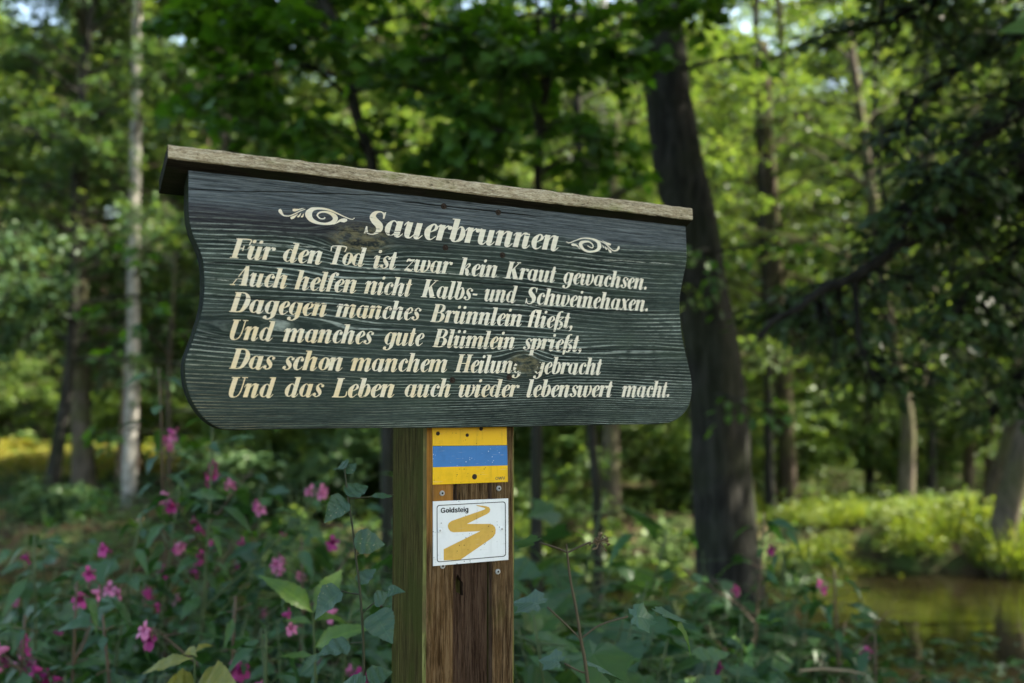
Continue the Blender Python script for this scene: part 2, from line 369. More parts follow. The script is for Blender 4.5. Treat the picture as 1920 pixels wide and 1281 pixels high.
def plankmat(name, ax, dark, mid, light, moss, fr=420., mm=(.4, .62), gap=True, short=.045, hot=None):
    g = G(name); x, y, z = g.xyz(g.obj())
    v = (lambda k, l: g.vec(g.mul(x, l), g.mul(y, k), g.mul(z, k))) if ax == 'x' else (lambda k, l: g.vec(g.mul(x, k), g.mul(y, k), g.mul(z, l)))
    a = g.noise(v(fr, fr * short), 1., 4, .62, .2); c = g.noise(v(fr * .3, fr * .02), 1., 3, .6, .5); o = g.noise(v(22., 9.), 1., 4, .6)
    col = g.mix(g.step(c, .3, .7), dark, mid); col = g.mix(g.mul(g.step(a, .42, .7), .75), col, light)
    if gap: col = g.mix(g.mul(g.step(a, .40, .30), .9), col, tuple(q * .25 for q in dark))
    f2 = g.noise(v(fr * 2.6, fr * short * 3), 1., 3, .7); col = g.mix(g.mul(g.step(f2, .52, .66), .5), col, light); col = g.mix(g.mul(g.step(f2, .46, .34), .6), col, tuple(q * .4 for q in dark))
    if hot: col = g.mix(g.mul(g.step(z, hot[0], hot[1]), g.step(g.noise(v(40., 6.), 1., 3), .3, .5)), col, g.mix(a, (.16, .060, .010), (.40, .20, .05)))
    col = g.mix(g.mul(g.step(o, *mm), .75), col, moss)
    return g.done(g.bsdf(col, .9, .06, g.bump(g.add(a, g.mul(f2, .5)), .9, .002)))
CAPM = plankmat('weathered_cap_wood', 'x', (.20, .155, .10), (.40, .33, .22), (.62, .55, .41), (.17, .19, .06), 340, (.55, .72), short=.22)
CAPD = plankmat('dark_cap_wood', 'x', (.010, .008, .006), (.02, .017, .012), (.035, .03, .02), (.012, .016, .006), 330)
POSTM = plankmat('brown_post_wood', 'z', (.030, .017, .008), (.085, .050, .022), (.18, .122, .066), (.07, .066, .018), 300, (.62, .8))
POSTO = plankmat('orange_post_wood', 'z', (.036, .019, .008), (.095, .054, .022), (.19, .126, .066), (.07, .066, .018), 300, (.62, .8), hot=(bp(800, 1040, PT).z, bp(800, 960, PT).z))
POSTG = plankmat('algae_post_wood', 'z', (.022, .017, .005), (.055, .045, .012), (.10, .088, .028), (.042, .048, .010), 260, (.42, .62))
LICH = plankmat('lichen_edge_wood', 'z', (.10, .09, .03), (.19, .19, .05), (.28, .27, .10), (.11, .08, .04), 300, (.5, .62))
DARKW = flat('dark_hollow_wood', (.006, .005, .004)); STEEL = flat('dull_screw_steel', (.35, .35, .34), .4, .5, .2, 300); STEEL.node_tree.nodes
RUST = flat('rusty_screw', (.035, .02, .012), .7)

def ngon(pts, y, name, m, parent, th=0., bevel=0., side=None):   # flat outline in the x-z plane, facing the reader, th thick
    bm = bmesh.new(); f = bm.faces.new([bm.verts.new((p[0], y, p[1])) for p in pts]); f.normal_update()
    if f.normal.y > 0: f.normal_flip()
    if th:
        r = bmesh.ops.extrude_face_region(bm, geom=[f]); bmesh.ops.translate(bm, vec=(0, th, 0), verts=[v for v in r['geom'] if isinstance(v, bmesh.types.BMVert)])
        bmesh.ops.recalc_face_normals(bm, faces=bm.faces)
        if bevel:
            ed = [e for e in bm.edges if all(abs(v.co.y - y) < 1e-6 for v in e.verts)]
            bmesh.ops.bevel(bm, geom=ed, offset=bevel, segments=2, affect='EDGES', profile=.5)
    if side:
        bm.normal_update()
        for f in bm.faces:
            if abs(f.normal.y) < .75: f.material_index = 1
    me = bpy.data.meshes.new(name); bm.to_mesh(me); bm.free(); me.materials.append(m)
    if side: me.materials.append(side)
    return link(name, me, parent)
def smooth_loop(P, per=6):
    n = len(P); out = []
    for i in range(n):
        a, b_, c, d = (np.array(P[(i + k - 1) % n], float) for k in range(4))
        for t in np.linspace(0, 1, per, endpoint=False):
            out.append(.5 * ((2 * b_) + (-a + c) * t + (2 * a - 5 * b_ + 4 * c - d) * t * t + (-a + 3 * b_ - 3 * c + d) * t ** 3))
    return out
OUT = [(352.6, 330), (352.6, 359), (353.4, 405), (360.5, 438.5), (373.5, 468.6), (380, 490), (382.5, 523), (382.3, 549), (378.7, 579), (369, 614.7), (355.5, 653),
       (347.3, 676), (346.5, 705), (352.8, 735), (365, 762), (382.8, 785), (402, 799.5), (424, 806.3), (470, 806.4), (511, 805.6), (675, 803.4), (840, 802.4), (968, 800.5), (1145, 796.8),
       (1236, 795.2), (1262, 790.5), (1280, 778.5), (1292.7, 759.6), (1298, 733), (1296.8, 710), (1290.5, 680), (1282, 644.8), (1277, 609), (1275.2, 568), (1278, 541), (1283, 515), (1287, 496), (1288.4, 478), (1287.4, 446.7), (1286, 420)]
pl = [bp(*p) for p in OUT]
pl = [(p.x, p.z) for p in pl]
sl_ = smooth_loop(pl, 4)[4:-8]
tl, tr = bp(352.4, 303), bp(1285.6, 408)
outline = [(tl.x, tl.z), pl[0]] + [(p[0], p[1]) for p in sl_] + [pl[-2], pl[-1], (tr.x, tr.z)]
board = ngon(outline, -T0, 'sign_board', BOARD, sp, BT, .0022, plankmat('dark_board_edge', 'x', (.006, .008, .007), (.014, .018, .015), (.03, .036, .03), (.02, .026, .012), 300))
# screw holes and screws of the board
for px, py in ((835, 464.5), (942, 478.5), (832, 387), (934, 398.5), (848, 713), (954.5, 708)):
    p = bp(px, py); m = MB()
    m.tube([(p.x, -T0 - .0016, p.z), (p.x, -T0 - .0003, p.z)], [.0042, .0045], 12); m.tube([(p.x, -T0 - .0003, p.z), (p.x, -T0 - .0024, p.z)], [.0022, .0012], 8)
    m.build('screw', RUST, board)

# rain cap: a plank that slopes down to the back
def yat(px, py, t): return bp(px, py, t)
tf = -.016
A, B_, D_, E_ = bp(315, 270.5, tf), bp(1298, 390.5, tf), bp(1299, 412.5, tf), bp(315, 296.5, tf)
dep, drop = .056, .034; rng = random.Random(5)
m = MB(); nseg = 60
def lp(a, b, s): return a + (b - a) * s
rows = []
for i in range(nseg + 1):
    s = i / nseg; j = lambda k=.0007: rng.uniform(-k, k)
    a = lp(A, B_, s); e = lp(E_, D_, s); ch = .0022
    rows.append([(a.x, a.y + ch * .6, a.z + j()), (a.x, a.y + j(.0004), a.z - ch + j()), (e.x, e.y + j(.0004), e.z + ch * .7 + j()), (e.x, e.y + ch, e.z + j(.0004)),
                 (e.x, e.y + dep, e.z - drop), (a.x, a.y + dep, a.z - drop)])
V = np.array(rows).reshape(-1, 3); Q = []
for i in range(nseg):
    for k in range(6):
        Q.append((i * 6 + k, i * 6 + (k + 1) % 6, (i + 1) * 6 + (k + 1) % 6, (i + 1) * 6 + k))
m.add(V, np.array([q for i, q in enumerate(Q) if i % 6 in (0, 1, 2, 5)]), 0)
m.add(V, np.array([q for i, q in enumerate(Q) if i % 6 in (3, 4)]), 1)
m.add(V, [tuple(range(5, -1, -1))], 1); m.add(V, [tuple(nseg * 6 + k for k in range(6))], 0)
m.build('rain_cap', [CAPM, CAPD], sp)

# post: a squared timber with two outer strips, a sunken middle strip with a rotted hole
xl, xr = -PW / 2, PW / 2; yf = PT - T0; yb = yf + PD; ztop = ZT - .06
g1 = bp(854, 1000, PT).x; g2 = bp(917, 1000, PT).x
post = link('post', None, sp); post_m = MB()
post_m.box(xl + .0004, xr - .0004, yf + .016, yb, -.3, ztop - .002, 2)                       # heart, algae on its sides
def strip(mb, x0, x1, y0, y1, z0, z1, mi, side_mi, c=.0025):
    P = [(x0, y1), (x0, y0 + c), (x0 + c, y0), (x1 - c, y0), (x1, y0 + c), (x1, y1)]
    nz = 40; V = []
    for i in range(nz + 1):
        z = z0 + (z1 - z0) * i / nz
        V += [(p[0] + rng.uniform(-.0005, .0005), p[1] + rng.uniform(-.0004, .0004), z) for p in P]
    for k, mm in ((0, side_mi), (1, 3 if x0 < xl + .001 else 4), (2, mi), (3, 3 if x1 > xr - .001 else 4), (4, side_mi)):
        mb.add(V, np.array([(i * 6 + k, i * 6 + k + 1, i * 6 + 7 + k, i * 6 + 6 + k) for i in range(nz)]), mm)
    mb.add(V, [tuple(nz * 6 + k for k in range(6))], mi)
strip(post_m, xl, g1, yf, yf + .016, -.3, ztop, 1, 2, .004)
strip(post_m, g2 + .0012, xr, yf + .0006, yf + .016, -.3, ztop, 0, 2, .004)
zs = bp(880, 1000, PT).z                          # above this the middle is flush
strip(post_m, g1 + .0008, g2, yf + .0003, yf + .016, zs, ztop, 0, 0, .002)
bm = bmesh.new(); ym = yf + .006
def loop(pts): vs = [bm.verts.new((x, ym, z)) for x, z in pts]; return [bm.edges.new((vs[i], vs[(i + 1) % len(vs)])) for i in range(len(vs))], vs
hp = [bp(*q, PT + .006) for q in ((855, 1084), (858, 1077), (861, 1081), (863.5, 1088), (868, 1092), (867.5, 1105), (868.5, 1118), (864, 1115), (860, 1112), (855, 1111), (853.9, 1098))]
g1b = g1 + .0006
e1, _ = loop([(g1b, -.3), (g2, -.3), (g2, zs), (g1b, zs)])
e2, hv = loop([(max(p.x, g1b + .0006), p.z) for p in hp])
bmesh.ops.triangle_fill(bm, use_beauty=True, edges=e1 + e2)
r = bmesh.ops.extrude_edge_only(bm, edges=e2); bmesh.ops.translate(bm, vec=(0, .0095, 0), verts=[v for v in r['geom'] if isinstance(v, bmesh.types.BMVert)])
me = bpy.data.meshes.new('t'); bm.to_mesh(me); bm.free()
post_m.add([v.co for v in me.vertices], [tuple(p.vertices) for p in me.polygons], 4); bpy.data.meshes.remove(me)
post.user_clear() if False else None
pmesh = post_m.mesh('post', [POSTM, POSTO, POSTG, LICH, plankmat('dark_post_wood', 'z', (.022, .012, .008), (.045, .026, .016), (.085, .055, .036), (.045, .045, .012), 300, (.6, .8))])
bpy.data.objects.remove(post); post = link('post', pmesh, sp)
def screw(px, py, t, parent, r=.0042, mats=(STEEL, DARKW), name='screw'):
    p = bp(px, py, t); y = t - T0; m = MB()
    m.tube([(p.x, y + .001, p.z), (p.x, y - .0006, p.z), (p.x, y - .0012, p.z)], [r, r, r * .75], 14, 0); m.tube([(p.x, y - .0011, p.z), (p.x, y - .0014, p.z)], [r * .42, r * .40], 8, 1)
    return m.build(name, list(mats), parent)
for px, py in ((829, 925), (935.3, 916), (830, 1061.5), (933.5, 1072)): screw(px, py, PT - .0003, post, .0040)

# ------------------------------------------------------------------ lettering: a slanted fat-face drawn stroke by stroke
def stem(x=.10, y0=0., y1=.68, w=.2): return [(x, y0, w), (x, (y0 + y1) / 2, w), (x, y1, w)]
def ell(cx, cy, rx, ry, l=.19, r_=.19, thin=.04):
    out = []
    for i in range(13):
        t = 2 * math.pi * i / 12 + 1.2; c = math.cos(t); out.append((cx + rx * c, cy + ry * math.sin(t), thin + ((r_ if c > 0 else l) - thin) * c * c))
    return out
def dot(x, y, r=.085): return [(x - r * .9, y, r * .9), (x - r * .4, y, r * 1.9), (x + r * .4, y, r * 1.9), (x + r * .9, y, r * .9)]
ENT = [(-.07, .50, .03), (-.03, .60, .045), (.06, .665, .10)]
def ex(x): return [(x, .66, .2), (x, .14, .2), (x + .03, .02, .15), (x + .11, .02, .05), (x + .20, .15, .03)]
def arch(x): return [(x + .06, .40, .03), (x + .16, .61, .05), (x + .26, .655, .10), (x + .33, .56, .18), (x + .33, .42, .2)]
def ser(x, y, l=.13): return [(x - l, y, .045), (x + l, y, .045)]
HOOK = [(.0, .62, .07), (.05, .675, .05)]
GL = {
 'i': ([ENT, ex(.1), dot(.13, .90)], .34), 'n': ([ENT, stem(.1), arch(.1), ex(.43)], .68),
 'm': ([ENT, stem(.1), arch(.1), stem(.43, 0, .5), arch(.43), ex(.76)], 1.0), 'u': ([ENT, [(.1, .66, .2), (.1, .2, .2), (.14, .04, .14), (.24, .01, .05), (.36, .18, .035)], ex(.43)], .68),
 'r': ([ENT, stem(.1), [(.15, .40, .03), (.24, .60, .05), (.33, .66, .08)], dot(.38, .58, .085)], .46),
 'o': ([ell(.25, .34, .16, .32)], .50), 'e': ([[(.10, .30, .04), (.25, .36, .045), (.36, .50, .12), (.30, .655, .06), (.20, .64, .08), (.10, .45, .19), (.10, .24, .20), (.17, .05, .13), (.28, .01, .05), (.42, .16, .03)]], .46),
 'c': ([[(.33, .64, .06), (.23, .67, .05), (.13, .56, .15), (.09, .34, .2), (.13, .12, .16), (.25, .01, .05), (.38, .10, .035), (.43, .2, .03)], dot(.34, .53, .085)], .46),
 'a': ([ell(.22, .34, .15, .32, .19, .05), ex(.42)], .66), 'd': ([ell(.22, .34, .15, .32, .19, .05), stem(.42, .5, 1.0), ser(.37, .985, .13), ex(.42)], .66),
 'g': ([ell(.22, .34, .15, .32, .19, .05), [(.42, .66, .2), (.42, .0, .2), (.38, -.18, .12), (.26, -.28, .05), (.13, -.26, .06)], dot(.10, -.19, .085)], .60),
 'b': ([stem(.1, .1, 1.0), ser(.05, .985, .13), [(.1, .2, .2), (.14, .05, .12), (.24, .01, .05), (.38, .12, .15), (.42, .36, .19), (.36, .62, .1), (.26, .655, .05), (.16, .46, .03)]], .56),
 'h': ([stem(.1, 0, 1.0), ser(.05, .985, .13), arch(.1), ex(.43)], .68), 'l': ([stem(.1, .5, 1.0), ser(.05, .985, .13), ex(.1)], .34),
 'k': ([stem(.1, 0, 1.0), ser(.05, .985, .13), [(.16, .34, .03), (.30, .62, .05), (.40, .65, .10), (.42, .55, .10), (.32, .40, .05), (.22, .36, .04)], [(.24, .38, .06), (.36, .26, .18), (.40, .08, .17), (.48, .01, .05), (.57, .14, .03)]], .62),
 't': ([[(.1, .93, .12), (.1, .66, .2)], ex(.1), [(-.06, .645, .05), (.27, .645, .05)]], .34),
 'f': ([[(.1, -.02, .18), (.1, .6, .2), (.12, .84, .18), (.20, .98, .06), (.29, .99, .05)], dot(.33, .91, .08), [(-.06, .645, .05), (.30, .645, .05)]], .36),
 's': ([[(.29, .64, .05), (.18, .665, .05), (.09, .54, .10), (.15, .40, .17), (.26, .26, .17), (.30, .11, .10), (.20, .01, .05), (.08, .03, .06)], dot(.33, .56, .07), dot(.05, .12, .08)], .42),
 'w': ([ENT, [(.1, .66, .2), (.1, .2, .2), (.14, .04, .14), (.24, .01, .05), (.36, .18, .035)], [(.43, .66, .2), (.43, .2, .2), (.47, .04, .14), (.57, .01, .05), (.70, .16, .08), (.74, .40, .14), (.70, .60, .10), (.63, .66, .06)]], .86),
 'x': ([[(.0, .58, .07), (.07, .665, .09), (.14, .54, .19), (.28, .14, .19), (.35, .01, .08), (.46, .10, .03)], [(.42, .62, .10), (.35, .64, .05), (.08, .03, .045), (.0, .06, .10)]], .50),
 'z': ([[(.02, .50, .05), (.08, .62, .13), (.22, .60, .11), (.40, .66, .04)], [(.40, .66, .04), (.02, .02, .045)], [(.02, .03, .06), (.14, .09, .12), (.26, .05, .14), (.38, .03, .06), (.42, .16, .03)]], .48),
 'p': ([ENT, stem(.1, -.30, .68), ser(.1, -.29, .13), [(.15, .42, .03), (.24, .60, .05), (.34, .65, .09), (.42, .4, .19), (.37, .14, .14), (.26, .01, .05), (.16, .07, .05)]], .56),
 'ß': ([[(.1, -.22, .10), (.1, .2, .19), (.1, .6, .2), (.13, .86, .16), (.22, .98, .06), (.32, .97, .09)], [(.16, .60, .04), (.42, .66, .06), (.24, .42, .05), (.38, .32, .13), (.40, .12, .18), (.32, -.05, .07), (.2, -.02, .06)]], .56),
 'A': ([[(-.02, .02, .045), (.36, .96, .05)], [(.40, 1.0, .16), (.46, .5, .24), (.50, .02, .25)], [(.14, .34, .04), (.46, .34, .04)], ser(-.01, .02, .12), ser(.48, .02, .18)], .74),
 'B': ([stem(.16, 0, 1., .22), [(.0, .98, .04), (.38, .98, .05), (.52, .86, .15), (.50, .68, .17), (.36, .53, .05), (.2, .53, .04)], [(.2, .53, .04), (.42, .53, .05), (.58, .38, .18), (.56, .18, .19), (.42, .02, .05), (.0, .02, .04)]], .76),
 'D': ([stem(.16, 0, 1., .22), [(.0, .98, .04), (.42, .97, .06), (.60, .75, .18), (.62, .45, .23), (.52, .12, .15), (.36, .02, .05), (.0, .02, .04)]], .80),
 'F': ([stem(.16, 0, 1., .22), [(.0, .975, .05), (.62, .975, .055), (.62, .70, .05)], [(.2, .52, .04), (.42, .52, .05)], [(.42, .66, .05), (.42, .38, .05)], ser(.16, .02, .18)], .68),
 'H': ([stem(.16, 0, 1., .21), stem(.62, 0, 1., .21), [(.2, .5, .045), (.6, .5, .045)], ser(.16, .02, .17), ser(.62, .02, .17), ser(.16, .98, .17), ser(.62, .98, .17)], .86),
 'K': ([stem(.16, 0, 1., .22), [(.22, .40, .05), (.58, .95, .05)], [(.34, .60, .18), (.44, .36, .22), (.60, .04, .24)], ser(.16, .02, .17), ser(.16, .98, .17), ser(.62, .02, .16), ser(.56, .98, .12)], .80),
 'L': ([stem(.16, 0, 1., .22), [(.0, .025, .05), (.54, .03, .055), (.58, .30, .05)], ser(.16, .98, .17)], .64),
 'S': ([[(.50, .72, .045), (.46, .90, .06), (.34, .98, .05), (.18, .92, .14), (.13, .74, .20), (.26, .56, .24), (.42, .40, .24), (.46, .20, .20), (.36, .05, .08), (.24, .01, .05), (.10, .08, .06), (.03, .30, .045)], [(.50, .70, .05), (.50, .98, .05)], [(.03, .02, .05), (.03, .32, .05)]], .66),
 'T': ([stem(.34, 0, 1., .22), [(.0, .70, .05), (.03, .97, .06), (.66, .97, .06), (.68, .70, .05)], ser(.34, .02, .18)], .68),
 'U': ([[(.15, .98, .22), (.15, .35, .22), (.20, .08, .15), (.34, .01, .05), (.48, .09, .05), (.55, .35, .05), (.55, .98, .05)], ser(.15, .98, .18), ser(.55, .98, .12)], .72),
 '.': ([dot(.10, .09, .095)], .22), ',': ([dot(.10, .09, .095), [(.15, .08, .10), (.12, -.06, .06), (.03, -.15, .03)]], .22), '-': ([[(.02, .34, .10), (.28, .34, .10)]], .34)}
GL['ü'] = (GL['u'][0] + [dot(.12, .90), dot(.42, .90)], GL['u'][1])
def spline(P, per=5):
    P = [np.array(p, float) for p in P]
    if len(P) == 2: return np.array([P[0] + (P[1] - P[0]) * t for t in np.linspace(0, 1, 4)])
    Q = [2 * P[0] - P[1]] + P + [2 * P[-1] - P[-2]]; out = []
    for i in range(1, len(Q) - 2):
        a, b_, c, d = Q[i - 1:i + 3]
        for t in np.linspace(0, 1, per, endpoint=False): out.append(.5 * (2 * b_ + (c - a) * t + (2 * a - 5 * b_ + 4 * c - d) * t * t + (3 * b_ - a - 3 * c + d) * t ** 3))
    out.append(P[-1]); return np.array(out)
def ribbon(P, per=5):
    S = spline(P, per); T = np.gradient(S[:, :2], axis=0); T /= np.linalg.norm(T, axis=1)[:, None] + 1e-9
    Nn = np.stack([-T[:, 1], T[:, 0]], 1) * np.maximum(S[:, 2:], .02) / 2
    return S[:, :2] + Nn, S[:, :2] - Nn
SHEAR = .30
def word(mb, text, pl_, pr, cap, y, GL=GL, SHEAR=SHEAR):
    L = []; x = 0
    for ch in text:
        for st in GL[ch][0]:
            l, r_ = ribbon(st); L.append((l + [x, 0], r_ + [x, 0]))
        x += GL[ch][1]
    al = np.concatenate([np.concatenate(q) for q in L]); s = 1.; W = (pr - pl_).length
    for _ in range(8):
        ext = al[:, 0] * s + al[:, 1] * SHEAR; s *= (W / cap) / (ext.max() - ext.min())
    ext = (al[:, 0] * s + al[:, 1] * SHEAR).min()
    up = Vector((0, 0, 1)); dr = (pr - pl_).normalized()
    for k, (l, r_) in enumerate(L):
        n = len(l); V = []
        for i in range(n):
            for p in (l[i], r_[i]):
                q = pl_ + dr * ((p[0] * s + p[1] * SHEAR - ext) * cap) + up * (p[1] * cap)
                V.append((q.x, y - .00004 * (k % 9) - 1.2e-6 * i, q.z))
        mb.add(V, np.array([(2 * i, 2 * i + 2, 2 * i + 3, 2 * i + 1) for i in range(n - 1)]))
LINES = [
 [('Sauerbrunnen', 682, 438.5, 1047, 470.5)],
 [('Für', 430.7, 483.6, 516.8, 489), ('den', 530.4, 490.5, 604.2, 496), ('Tod', 619, 495.5, 687, 500), ('ist', 699.8, 502, 745, 505.5), ('zwar', 757.2, 508, 848.7, 514), ('kein', 860.5, 515.5, 932.5, 520.5), ('Kraut', 946, 522, 1043, 530), ('gewachsen.', 1053.7, 531, 1212, 543.5)],
 [('Auch', 430.7, 534.2, 538.5, 541), ('helfen', 551.7, 542.5, 668.6, 549.5), ('nicht', 682, 550.5, 772.4, 556), ('Kalbs-', 788.6, 557, 895, 564), ('und', 908, 564, 970.5, 568.3), ('Schweinehaxen.', 984, 569.5, 1214.4, 584)],
 [('Dagegen', 429.3, 584.7, 612.5, 593.5), ('manches', 628.7, 594, 790, 601), ('Brünnlein', 806, 603.5, 978.5, 612), ('fließt,', 989, 612.5, 1073, 616.5)],
 [('Und', 430.7, 636.8, 515.6, 639.5), ('manches', 529.8, 640.5, 701, 645.5), ('gute', 717.5, 646, 795.6, 648.5), ('Blümlein', 810.5, 650.5, 965, 655), ('sprießt,', 980, 656, 1090, 659)],
 [('Das', 429.3, 691.3, 515.6, 692.8), ('schon', 529, 693.5, 642.5, 695), ('manchem', 656.6, 695.5, 838.6, 697.5), ('Heilung', 851.5, 698, 982, 699.5), ('gebracht', 999, 700.5, 1129, 702.5)],
 [('Und', 428.8, 745, 517, 745), ('das', 533.7, 744, 607.5, 744), ('Leben', 622, 745, 739.6, 744.5), ('auch', 758.5, 744, 845, 743.8), ('wieder', 859.7, 744, 974, 744), ('lebenswert', 987, 744, 1149, 744), ('macht.', 1165, 744.5, 1254.5, 744.5)]]
LY = -T0 - .0005
for i, ln in enumerate(LINES):
    mb = MB(); cap = .0335 if i == 0 else .0258
    for t, x0, y0, x1, y1 in ln: word(mb, t, bp(x0, y0), bp(x1, y1), cap, LY)
    o = mb.build('title_lettering' if i == 0 else 'verse_lettering', PAINT, board)
# scroll ornaments, drawn as strokes in photo pixels (x, y, width)
def orn(strokes, ox, oy, sc):
    mb = MB()
    for k, st in enumerate(strokes):
        l, r_ = ribbon([(x, y, w_) for x, y, w_ in st], 7); V = []
        for i in range(len(l)):
            for p in (l[i], r_[i]):
                q = bp(ox + p[0] / sc, oy + p[1] / sc); V.append((q.x, LY - .00004 * k - 1.2e-6 * i, q.z))
        mb.add(V, np.array([(2 * i, 2 * i + 2, 2 * i + 3, 2 * i + 1) for i in range(len(l) - 1)]))
    return mb.build('scroll_ornament', PAINT, board)
orn([[(1060, 350, 30), (1030, 378, 22), (960, 372, 24), (905, 310, 30), (950, 255, 34), (1050, 240, 36), (1170, 270, 60), (1265, 360, 100), (1210, 450, 80), (1050, 480, 44), (880, 450, 60), (770, 380, 100), (730, 280, 140), (790, 200, 90), (880, 175, 50), (1000, 175, 40), (1150, 205, 36), (1300, 270, 26), (1450, 340, 20), (1590, 390, 16), (1650, 362, 14)],
     [(1225, 490, 14), (1290, 460, 20), (1360, 415, 50), (1440, 410, 80), (1500, 400, 40)],
     [(150, 185, 30), (160, 220, 70), (190, 270, 50), (240, 315, 24), (350, 320, 20), (470, 270, 20), (560, 225, 18), (660, 187, 12)],
     [(410, 200, 40), (450, 205, 56), (520, 195, 30), (630, 168, 10)], [(370, 370, 40), (420, 350, 56), (470, 315, 26), (510, 285, 10)],
     [(505, 340, 30), (535, 325, 34), (575, 270, 12)], [(580, 345, 26), (605, 330, 32), (630, 280, 12)]], 510, 375, 10.667)
orn([[(840, 425, 20), (890, 455, 22), (960, 480, 24), (985, 440, 30), (960, 380, 28), (880, 325, 36), (780, 320, 56), (680, 350, 84), (665, 420, 90), (740, 520, 60), (860, 575, 50), (1000, 570, 50), (1110, 520, 80), (1145, 430, 100), (1110, 330, 80), (1000, 265, 50), (850, 235, 34), (700, 235, 28), (560, 280, 24), (420, 335, 22), (350, 352, 20), (295, 320, 14)],
     [(425, 390, 30), (470, 400, 66), (540, 410, 50), (600, 455, 24), (650, 515, 14)],
     [(1640, 435, 30), (1635, 490, 60), (1580, 548, 40), (1490, 545, 30), (1400, 470, 26), (1300, 375, 24), (1140, 295, 14)],
     [(1440, 395, 40), (1390, 385, 60), (1320, 350, 30), (1220, 292, 10)], [(1450, 600, 30), (1420, 570, 56), (1380, 520, 26), (1340, 470, 12)],
     [(1335, 525, 30), (1310, 490, 36), (1285, 440, 12)], [(1265, 480, 20), (1245, 450, 26), (1215, 405, 10)]], 1040, 430, 13.714)
SANS = {}
def sa(ch, strokes, adv, w_=.175): SANS[ch] = ([[(x, y, w_) for x, y in st] for st in strokes], adv)
RING = [(.28 + .20 * math.cos(t), .365 + .285 * math.sin(t)) for t in np.linspace(0, 2 * math.pi, 13)]
sa('G', [[(.66, .70), (.56, .87), (.38, .915), (.18, .80), (.10, .5), (.18, .20), (.38, .085), (.56, .13), (.66, .22), (.66, .42)], [(.42, .44), (.745, .44)]], .84); sa('o', [RING], .58); sa('l', [[(.12, 0), (.12, .5), (.12, 1)]], .25)
sa('d', [RING, [(.49, 0), (.49, .5), (.49, 1)]], .64); sa('s', [[(.42, .53), (.36, .63), (.24, .65), (.12, .57), (.14, .45), (.27, .38), (.41, .29), (.41, .15), (.28, .075), (.14, .09), (.07, .20)]], .53); sa('t', [[(.16, .95), (.16, .5), (.17, .14), (.30, .08)], [(.02, .67), (.31, .67)]], .36)
sa('e', [[(.10, .36), (.30, .36), (.48, .36), (.46, .52), (.36, .64), (.22, .64), (.10, .50), (.09, .26), (.20, .09), (.36, .075), (.48, .18)]], .58, .15); sa('i', [[(.12, 0), (.12, .35), (.12, .73)], [(.12, .84), (.12, 1.0)]], .25); sa('g', [RING, [(.49, .73), (.49, .3), (.48, -.10), (.36, -.21), (.20, -.20), (.09, -.10)]], .62)
sa('O', [[(.42 + .32 * math.cos(t), .5 + .42 * math.sin(t)) for t in np.linspace(0, 2 * math.pi, 15)]], .84, .13); sa('W', [[(.04, 1), (.25, .05)], [(.25, .05), (.45, .95)], [(.45, .95), (.66, .05)], [(.66, .05), (.88, 1)]], .95, .13); sa('V', [[(.04, 1), (.33, .05)], [(.33, .05), (.62, 1)]], .68, .13)
def text_mesh(s, name, m, parent, a, b_, cap, y):       # plain sans lettering fitted between two baseline points
    mb = MB(); word(mb, s, a, b_, cap, y, SANS, 0.); return mb.build(name, m, parent)

# ------------------------------------------------------------------ the two small plates on the post
def enamel(name, col, spec_col=(.02, .015, .01), dirt=.5, rough=.38):
    g = G(name); o = g.obj(); x, y, z = g.xyz(o)
    c = g.mix(g.mul(g.step(g.noise(o, 55., 5, .65), .45, .72), dirt * .6), col, tuple(q * .58 for q in col))
    c = g.mix(g.mul(g.step(g.noise(g.vec(g.mul(x, 160.), 0., g.mul(z, 14.)), 1., 3), .55, .8), dirt * .6), c, tuple(q * .5 + .01 for q in col))      # runs
    c = g.mix(g.mul(g.step(g.noise(g.vec(g.mul(x, 30.), 3., g.mul(z, 420.)), 1., 2), .66, .72), .35), c, (.5, .48, .42))                              # scratches
    sp_ = g.mul(g.step(g.voro(o, 210.), .22, .12), g.step(g.noise(o, 38., 2), .50, .60))
    c = g.mix(g.mul(sp_, .85), c, spec_col)
    return g.done(g.bsdf(c, rough, .25, g.bump(g.noise(o, 30., 3), .15, .004)))
YEL = enamel('yellow_enamel', (.78, .46, .004)); BLU = enamel('blue_enamel', (.035, .17, .45), (.5, .6, .7)); WHT = enamel('white_enamel', (.74, .76, .78), dirt=.25)
BLK = flat('black_print', (.015, .02, .022)); GLD = enamel('ochre_print', (.58, .36, .07)); GRY = flat('olive_print', (.10, .12, .08))
tp = PT - .0016
c0 = O0 + EX * U0 + EY * T0
def plate_thing(name, label, px, py):
    p = bp(px, py, tp); return p, thing(name, label, 'trail sign', c0 + EX * p.x + EY * p.y + Vector((0, 0, p.z)), YAW)
def shift(o, p):
    o.data.transform(Matrix.Translation(-p)); return o
P0, ty = plate_thing('trail_marker', 'yellow trail plate with a blue middle band, screwed to the post under the board', 882, 856)
def quad(name, q, m, parent, t, th, P, bevel=.0): return shift(ngon([(v.x, v.z) for v in (bp(x, y, t) for x, y in q)], t - T0, name, m, parent, th, bevel), P)
quad('plate', ((810.8, 797), (950, 796), (952.6, 903.8), (811.6, 909.2)), YEL, ty, tp, .0015, P0, .0004)
quad('blue_band', ((811.2, 837), (950.9, 835.6), (951.7, 872.6), (811.5, 876.2)), BLU, ty, tp - .0002, 0, P0)
quad('blue_band', ((811.2, 836.2), (950.9, 834.8), (950.9, 835.6), (811.2, 837)), BLK, ty, tp - .0003, 0, P0).name = 'band_outline'
shift(text_mesh('OWV', 'lettering', GRY, ty, bp(928.5, 900.2, tp), bp(947, 899.4, tp), .0047, tp - T0 - .0003), P0)
